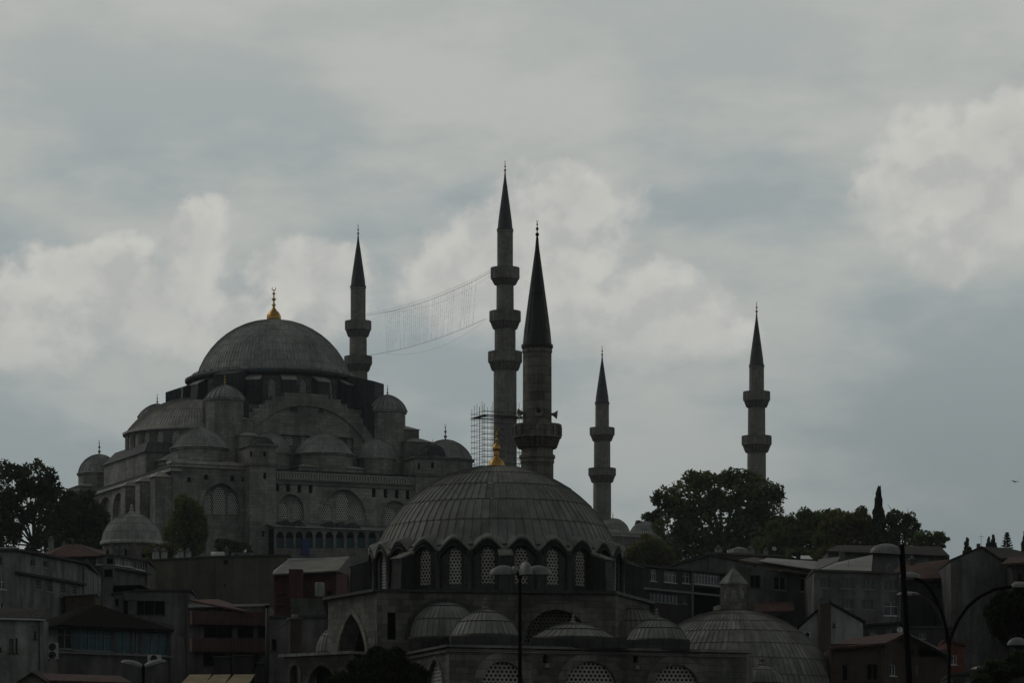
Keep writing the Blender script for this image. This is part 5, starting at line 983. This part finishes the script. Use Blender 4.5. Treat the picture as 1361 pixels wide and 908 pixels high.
    m = MB(); a, b, c = Wd(1176, 857, 295.6), Wd(1203, 842.5, 297.2), Wd(1266, 874.5, 297.2); m.tube([a, b], .09, 6); m.tube([b, c], .09, 6); m.build('verge', TIN_D, h)
    house('house', 'small brick red house with one pale window near the curved lamp', [(1258, 853, 312), (1281, 860, 312)], 6, P_BRICK, [WIN(0, 1263, 872, 1271.5, 884, 2, 1, FRAME_W)], roof_m=TILE, eave=.2)
    h = house('shed', 'low shed with bright sheet roof edges at lower right', [(1266, 899, 282), (1345, 893, 282)], 8, P_DARK, [WIN(0, 1284, 901, 1296, 908, 2)], roof_m=ASPH, eave=.2); px_slab([(1290, 890, 281), (1310, 889, 281), (1312, 886, 286), (1296, 887, 286)], .08, TIN, h, 'roof_sheet'); px_slab([(1314, 888, 281), (1338, 884, 281), (1340, 881, 286), (1322, 884, 286)], .08, TIN, h, 'roof_sheet')
    house('building', 'grey side wall of a lower house between the lamp posts', [(1210, 836, 352), (1268, 836, 352)], 9, P_DARK, [WIN(0, 1222, 842, 1230, 850, 2)], eave=.2)
right_side()
chimney(1119, 733, 744, 6, 388, 'chimney between the tin roofs and the grove', P_GREY); chimney(1212, 741, 753, 6, 393, 'chimney on the ridge of the shaded red tiled house', P_BROWN); chimney(1181, 752, 765, 5, 374, 'small chimney at the right end of the long grey building', P_GREY)
# ------------------------------------------------------------------ trees
def rv():
    while True:
        v = Vector((random.uniform(-1, 1), random.uniform(-1, 1), random.uniform(-1, 1)))
        if .05 < v.length < 1: return v
def tree(label, D, blobs, base, n, leaf, mat, group=None, name='tree', tr=.35, gap=-.08, freq=.42, shape=None, cat='tree'):
    s = D/F; b = Wd(*base, D); gz = ground_z(b.x, D)-.3; b.z = gz; r = thing(name, b, label, cat, group); m = MB(); tot = sum(q[2]*q[3] for q in blobs); tips = []
    big = list(blobs); blobs = []
    for (px, py, rx, ry) in big:       # boughs standing out of the main masses
        blobs.append((px, py, rx*.86, ry*.86))
        for k in range(5):
            a = random.uniform(-.35, pi+.35); q = random.uniform(.22, .4); blobs.append((px+rx*.82*cos(a), py-ry*.82*sin(a), rx*q, ry*q))
    tot = sum(q[2]*q[3] for q in blobs); nb = 0
    for (px, py, rx, ry) in blobs:
        nb += 1
        c = Wd(px, py, D); c.y += random.uniform(-.5, .5)*rx*s; (tips.append(c) if rx*ry > .05*tot or nb % 3 == 1 else None); k = int(1.5*n*rx*ry/tot)
        while k > 0:
            v = rv(); v = v.normalized()*(v.length**.55)
            p = c+Vector((v.x*rx*s, v.y*rx*s*.9, v.z*ry*s)); k -= 1
            nz = noise.noise(p*freq)+.5*noise.noise(p*freq*2.3)
            if nz < gap-.12 and random.random() < .85: continue
            p += Vector((1, 0, 0))*.0+rv()*leaf*.5; a = rv().normalized(); e = a.cross(rv()).normalized(); f = a.cross(e)*random.uniform(.45, .8); L = leaf*1.18*random.uniform(.55, 1.35)
            m.face([p-e*L*.5, p-f*L*.4+e*L*.05, p+e*L*.6, p+f*L*.4])
    m.build('crown', mat, r); t = MB(); top = sum(tips, Vector())/len(tips); fork = b.lerp(Vector((top.x, top.y, top.z)), .5); fork.x = b.x+(top.x-b.x)*.3
    t.tube([b, b.lerp(fork, .5)+Vector((tr*.3, 0, 0)), fork], [tr*1.25, tr, tr*.8], 9)
    for c in tips: q = fork.lerp(c, .5)+rv()*tr; t.tube([fork-Vector((0, 0, .2)), q, c, c+rv()*1.2+Vector((0, 0, 1))], [tr*.6, tr*.4, tr*.2, tr*.06], 6)
    t.build('trunk', BARK, r); return r
def cypress(label, px, D, y0, y1, hw, n, leaf, mat, grp=None, rag=.25):
    s = D/F; b = Wd(px, y1, D); r = thing('cypress', (b.x, D, ground_z(b.x, D)-.3), label, 'tree', grp); m = MB(); H = (y1-y0)*s
    for k in range(n):
        t = random.random()**1.35; w = hw*s*((1-t)**.85+.05)*(1+rag*noise.noise(Vector((b.x, D, t*11)))); a = random.uniform(0, 2*pi); q = w*sqrt(random.random())*(1+random.gauss(0, .08)); p = Vector((b.x+q*sin(a)+.35*noise.noise(Vector((t*4, 3, b.x)))*hw*s, D+q*cos(a), b.z+H*t))
        up = Vector((sin(a)*.35, cos(a)*.35, 1)).normalized(); e = up.cross(rv()).normalized(); L = leaf*random.uniform(.6, 1.4); m.face([p-up*L*.5, p+e*L*.28, p+up*L*.6, p-e*L*.28])
    m.build('crown', mat, r); t = MB(); t.tube([(b.x, D, ground_z(b.x, D)-.3), (b.x, D, b.z+H*.5), (b.x, D, b.z+H*.97)], [.3, .18, .03], 7); t.build('trunk', BARK, r)
TG = 'trees on the hilltop'
tree('large dark tree at the left edge with sky gaps low in its crown', 640, [(6, 650, 34, 32), (48, 636, 26, 24), (40, 668, 38, 30), (80, 668, 20, 24), (-10, 700, 34, 40), (62, 655, 16, 22), (14, 690, 26, 24), (60, 690, 24, 26), (8, 722, 20, 24), (66, 722, 22, 20), (40, 738, 14, 8)], (48, 745), 10500, .62, LEAF_D, TG, gap=-.14)
tree('rounder dark tree between the left edge tree and the great mosque', 650, [(106, 676, 26, 28), (92, 702, 34, 32), (126, 704, 20, 32), (75, 715, 22, 26), (140, 720, 18, 22), (108, 728, 40, 14)], (98, 745), 8000, .6, LEAF_D, TG, gap=-.3)
tree('bright green tree before the blind arch of the great mosque', 645, [(250, 680, 18, 22), (240, 706, 20, 28), (262, 706, 17, 28), (250, 726, 26, 18)], (252, 748), 7000, .5, LEAF_G, TG, gap=-.3)
tree('low bush at the foot of the great mosque flank tower', 642, [(302, 728, 18, 10), (322, 731, 12, 9)], (310, 745), 1600, .45, LEAF_D, TG, 'bush', gap=-.3, cat='bush')
tree('low yellowish bush beside the small domed tomb', 545, [(203, 735, 12, 9), (222, 734, 14, 10)], (213, 750), 1500, .35, LEAF_Y, TG, 'bush', gap=-.3, cat='bush')
tree('big spreading plane tree hiding the foot of the far right minaret', 655, [(918, 668, 42, 38), (960, 655, 46, 28), (1005, 662, 34, 32), (900, 700, 30, 34), (950, 700, 52, 42), (1005, 705, 34, 40), (886, 662, 18, 18), (930, 730, 50, 22), (985, 640, 30, 14), (1024, 680, 20, 30), (905, 746, 38, 16), (960, 738, 50, 22), (1010, 735, 36, 24)], (962, 765), 19000, .6, LEAF_M, TG, tr=.7, gap=-.16)
tree('yellow green tree at the left foot of the plane tree', 630, [(866, 730, 22, 18), (850, 738, 16, 14), (880, 742, 20, 12)], (866, 760), 3400, .5, LEAF_Y, TG, gap=-.3)
tree('small dark tree peeping over the courtyard domes', 745, [(866, 690, 12, 8), (849, 699, 5, 6), (878, 688, 12, 10)], (866, 740), 1200, .5, LEAF_D, TG, gap=-.2)
tree('broad tree of the grove just right of the plane tree', 620, [(1062, 702, 32, 26), (1090, 700, 28, 24), (1046, 718, 28, 26), (1078, 725, 38, 24), (1030, 730, 30, 20), (1060, 742, 46, 14)], (1070, 750), 14000, .52, LEAF_M, TG, gap=-.22)
tree('olive green tree of the grove left of the tall cypress', 600, [(1122, 702, 26, 24), (1146, 700, 20, 22), (1130, 720, 38, 22), (1104, 718, 20, 24), (1165, 718, 18, 20), (1128, 740, 48, 12)], (1128, 748), 12500, .48, LEAF_Y, TG, gap=-.2)
tree('feathery thin tree right of the tall cypress', 590, [(1192, 695, 14, 18), (1210, 702, 14, 18), (1200, 716, 26, 16), (1182, 708, 16, 24)], (1198, 745), 4200, .45, LEAF_D, TG, gap=.02)
tree('spreading tree with layered branches at the right end of the grove', 560, [(1232, 712, 20, 6), (1246, 719, 14, 5), (1222, 722, 18, 8), (1238, 727, 16, 4)], (1226, 745), 2000, .42, LEAF_M, TG, gap=-.05)
cypress('tall dark cypress standing above the grove on the right', 1169, 595, 649, 740, 13, 5200, .6, LEAF_C, rag=.6)
cypress('small pointed conifer left of the grey gable roof', 1285.5, 600, 717, 745, 8, 900, .5, LEAF_C, 'conifers on the right skyline', .8)
cypress('twin topped conifer behind the grey gable, left trunk', 1314, 610, 716, 742, 5, 600, .5, LEAF_C, 'conifers on the right skyline', .8); cypress('taller conifer just behind the grey gable roof ridge', 1320, 612, 713, 742, 6.5, 750, .5, LEAF_C, 'conifers on the right skyline', .8)
cypress('dark cypress cut off by the right edge of the view', 1362, 560, 709, 745, 6, 900, .5, LEAF_C, 'conifers on the right skyline', .2)
def araucaria():
    D = 600; s = D/F; b = Wd(1338.5, 742, D); r = thing('conifer', (b.x, D, ground_z(b.x, D)-.3), 'open tiered conifer with drooping branches on the right skyline', 'tree', 'conifers on the right skyline'); m = MB(); t = MB(); H = 33*s; t.tube([(b.x, D, ground_z(b.x, D)), (b.x, D, b.z+H)], [.2, .03], 6)
    for k in range(8):
        z = b.z+H*(.22+.1*k); w = 9.5*s*(1-.115*k)
        for j in range(7):
            a = 2*pi*j/7+k; e = Vector((sin(a), cos(a), 0)); p0, p1 = Vector((b.x, D, z)), Vector((b.x, D, z))+e*w+Vector((0, 0, .3)); t.tube([p0, p1], [.05, .02], 4)
            for q in range(9): u = .3+.7*q/8; c = p0.lerp(p1, u)+rv()*.12; f = rv().normalized()*.16; g = rv().normalized()*.16; m.face([c-f, c+g, c+f, c-g])
    m.build('crown', LEAF_C, r); t.build('trunk', BARK, r)
araucaria()
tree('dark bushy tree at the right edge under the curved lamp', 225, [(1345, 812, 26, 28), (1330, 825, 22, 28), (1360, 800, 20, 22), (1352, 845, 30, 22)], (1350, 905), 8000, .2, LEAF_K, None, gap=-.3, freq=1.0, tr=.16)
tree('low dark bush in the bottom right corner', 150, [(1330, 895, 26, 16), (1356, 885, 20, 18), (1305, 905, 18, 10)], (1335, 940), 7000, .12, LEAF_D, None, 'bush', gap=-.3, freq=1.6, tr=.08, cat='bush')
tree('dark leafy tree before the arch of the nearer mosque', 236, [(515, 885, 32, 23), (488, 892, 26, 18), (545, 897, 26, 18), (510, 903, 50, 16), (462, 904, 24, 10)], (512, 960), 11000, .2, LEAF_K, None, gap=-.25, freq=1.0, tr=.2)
# ------------------------------------------------------------------ street lamps
LG = 'street lamps'
def shell(px, py, w, h, D, dirx, tilt, root, arm_from, yaw=None):
    """a clam-shaped lamp shade: a domed shell longer than wide, and its arm"""
    s = D/F; c = Wd(px, py, D); L, Hh = w*s, h*s; m = MB(); n, k = 20, 7; ring = []
    ax = Vector((cos(tilt)*dirx, 0, sin(tilt))) if yaw is None else Vector((cos(tilt)*sin(yaw), -cos(tilt)*cos(yaw), sin(tilt))); up = Vector((-sin(tilt)*dirx, 0, cos(tilt))) if yaw is None else Vector((-sin(tilt)*sin(yaw), sin(tilt)*cos(yaw), cos(tilt))); sd = ax.cross(up)
    P = lambda u, v: c+ax*(u*L/2)+sd*(v*L*.30)
    rows = []
    for j in range(k+1):
        q = (j/k)*pi/2; rows.append([c+ax*(cos(a)*cos(q)*L/2-(.06*L*sin(q)))+sd*(sin(a)*cos(q)*L*.30)+up*(sin(q)*Hh) for a in [2*pi*i/n for i in range(n)]])
    low = [p-up*(.06*L) for p in rows[0]]
    for a, b in zip([low]+rows, rows):
        for i in range(n): m.face([a[i], a[(i+1) % n], b[(i+1) % n], b[i]], smooth=True)
    o = m.build('lamp_shade', SHADE_M, root); m = MB(); m.face([p+up*(.02*L) for p in low][::-1]); m.build('glass', GLASS, o)
    m = MB(); e = c-ax*(L*.42); st = Vector(arm_from); m.tube([st, st.lerp(e, .5)+Vector((0, 0, .03)), e], .035, 7); m.build('arm', IRON, root)
def lamps():
    D = 130; p = Wd(691, 765, D); r = thing('street_lamp', (p.x, D, ground_z(p.x, D)), 'slender street lamp with four shell shaped shades before the nearer mosque', 'street lamp', LG); m = MB(); m.tube([(p.x, D, ground_z(p.x, D)), (p.x, D, p.z-3), (p.x, D, p.z)], [.085, .07, .055], 10); m.lathe((p.x, D, p.z), [(.055, -.1), (.1, -.02), (.1, .04), (.03, .1)], 10); m.build('pole', IRON, r)
    shell(667.5, 763, 33, 11, D, -1, .0, r, p+Vector((0, 0, .03))); shell(717, 763, 31, 11, D, 1, .0, r, p+Vector((0, 0, .03))); shell(683, 763, 15, 10, D, -1, 0, r, p+Vector((0, 0, .03)), yaw=radians(195)); shell(699, 763.5, 26, 17, D-.35, 1, .05, r, p+Vector((0, 0, .03)), yaw=radians(25))
    D = 112; p = Wd(190.5, 889, D); r = thing('street_lamp', (p.x, D, ground_z(p.x, D)), 'street lamp with two upswept shades in the lower left', 'street lamp', LG); m = MB(); m.tube([(p.x, D, ground_z(p.x, D)), (p.x, D, p.z)], [.075, .05], 10); m.build('pole', IRON, r)
    shell(175.5, 883.5, 29, 5, D, -1, .27, r, p); shell(206, 883, 29, 5, D, 1, .27, r, p)
    D = 100; p = Wd(1198.5, 727, D); r = thing('street_lamp', (p.x+.2, D, ground_z(p.x, D)), 'tall black lamp post with one large shade reaching left', 'street lamp', LG); m = MB(); m.tube([(p.x+.2*(p.z-ground_z(p.x, D))/3.6, D, ground_z(p.x, D)), (p.x+.2, D, p.z-3.6), (p.x, D, p.z)], [.11, .09, .075], 12); m.lathe((p.x, D, p.z), [(.075, 0), (.08, .03), (.02, .06)], 10); m.build('pole', IRON, r); shell(1177, 734.5, 41, 11.5, D, -1, .06, r, p-Vector((0, 0, .12)))
    D = 120; j = Wd(1261.5, 852, D); r = thing('street_lamp', (j.x, D, ground_z(j.x, D)), 'black street lamp whose curved arms spread like a fountain', 'street lamp', LG); m = MB(); m.tube([(j.x, D, ground_z(j.x, D)), j+Vector((0, 0, .1))], [.08, .06], 10); m.build('pole', IRON, r)
    def arm(pts, dy=0): m = MB(); m.tube([Wd(x, y, D+dy*i/len(pts)) for i, (x, y) in enumerate(pts)], .055, 8); m.build('curved_arm', IRON, r)
    arm([(1261.5, 858), (1258, 838), (1253, 818), (1246, 800), (1237, 785), (1227, 774), (1216, 769)]); arm([(1261, 858), (1257, 838), (1251, 822), (1243, 808), (1233, 798), (1222, 793), (1214, 791)], 6); arm([(1262, 858), (1266, 842), (1274, 824), (1287, 806), (1303, 793), (1322, 784), (1345, 780.5)])
    shell(1209, 767, 27, 6, D, -1, .05, r, Wd(1219, 768.5, D)); shell(1207, 791, 30, 4, D+6, -1, .05, r, Wd(1217, 792, D+6)); shell(1358, 780, 28, 6, D, 1, .0, r, Wd(1345, 780.5, D))
    D = 105; p = Wd(1372, 858, D); r = thing('street_lamp', (p.x, D, ground_z(p.x, D)), 'street lamp at the right edge showing only its pale domed shade', 'street lamp', LG); m = MB(); m.tube([(p.x, D, ground_z(p.x, D)), p], [.08, .05], 10); m.build('pole', IRON, r); shell(1351, 857, 25, 9, D, -1, .0, r, p)
lamps()
def bird():
    p = Wd(1349, 641, 300); r = thing('bird', p, 'small dark bird gliding in the sky near the right edge', 'bird'); m = MB(); m.tube([p+Vector((-.13, 0, 0)), p+Vector((-.07, 0, .01)), p+Vector((.04, 0, 0)), p+Vector((.12, 0, -.01))], [.01, .035, .035, .015], 8); m.build('body', IRON, r)
    for sg in (-1, 1):
        m = MB(); q = [p+Vector((.06, sg*.03, .02)), p+Vector((-.08, sg*.03, .02)), p+Vector((-.05+sg*.2, sg*.2, .09)), p+Vector((.0+sg*.42, sg*.3, .03)), p+Vector((.03+sg*.2, sg*.2, .10))]; m.slab(q, .012); m.build('wing', IRON, r)
bird()
# ------------------------------------------------------------------ thin air between the viewer and the hill
def haze():
    m = MB(); m.box((0, 1500), 6400, 9600, -3, 150); m.build('haze_volume', STEEL)
    o = bpy.data.objects['haze_volume']; o.name = 'haze'; o['kind'] = 'stuff'; mt = bpy.data.materials.new('haze_air'); mt.use_nodes = True; t = mt.node_tree; t.nodes.clear(); v = t.nodes.new('ShaderNodeVolumePrincipled'); v.inputs['Color'].default_value = (.86, .93, 1, 1); v.inputs['Density'].default_value = HAZE; v.inputs['Anisotropy'].default_value = 0
    q = t.nodes.new('ShaderNodeOutputMaterial'); t.links.new(v.outputs[0], q.inputs['Volume']); o.data.materials.clear(); o.data.materials.append(mt); o.display_type = 'WIRE'
HAZE = .00005
haze()
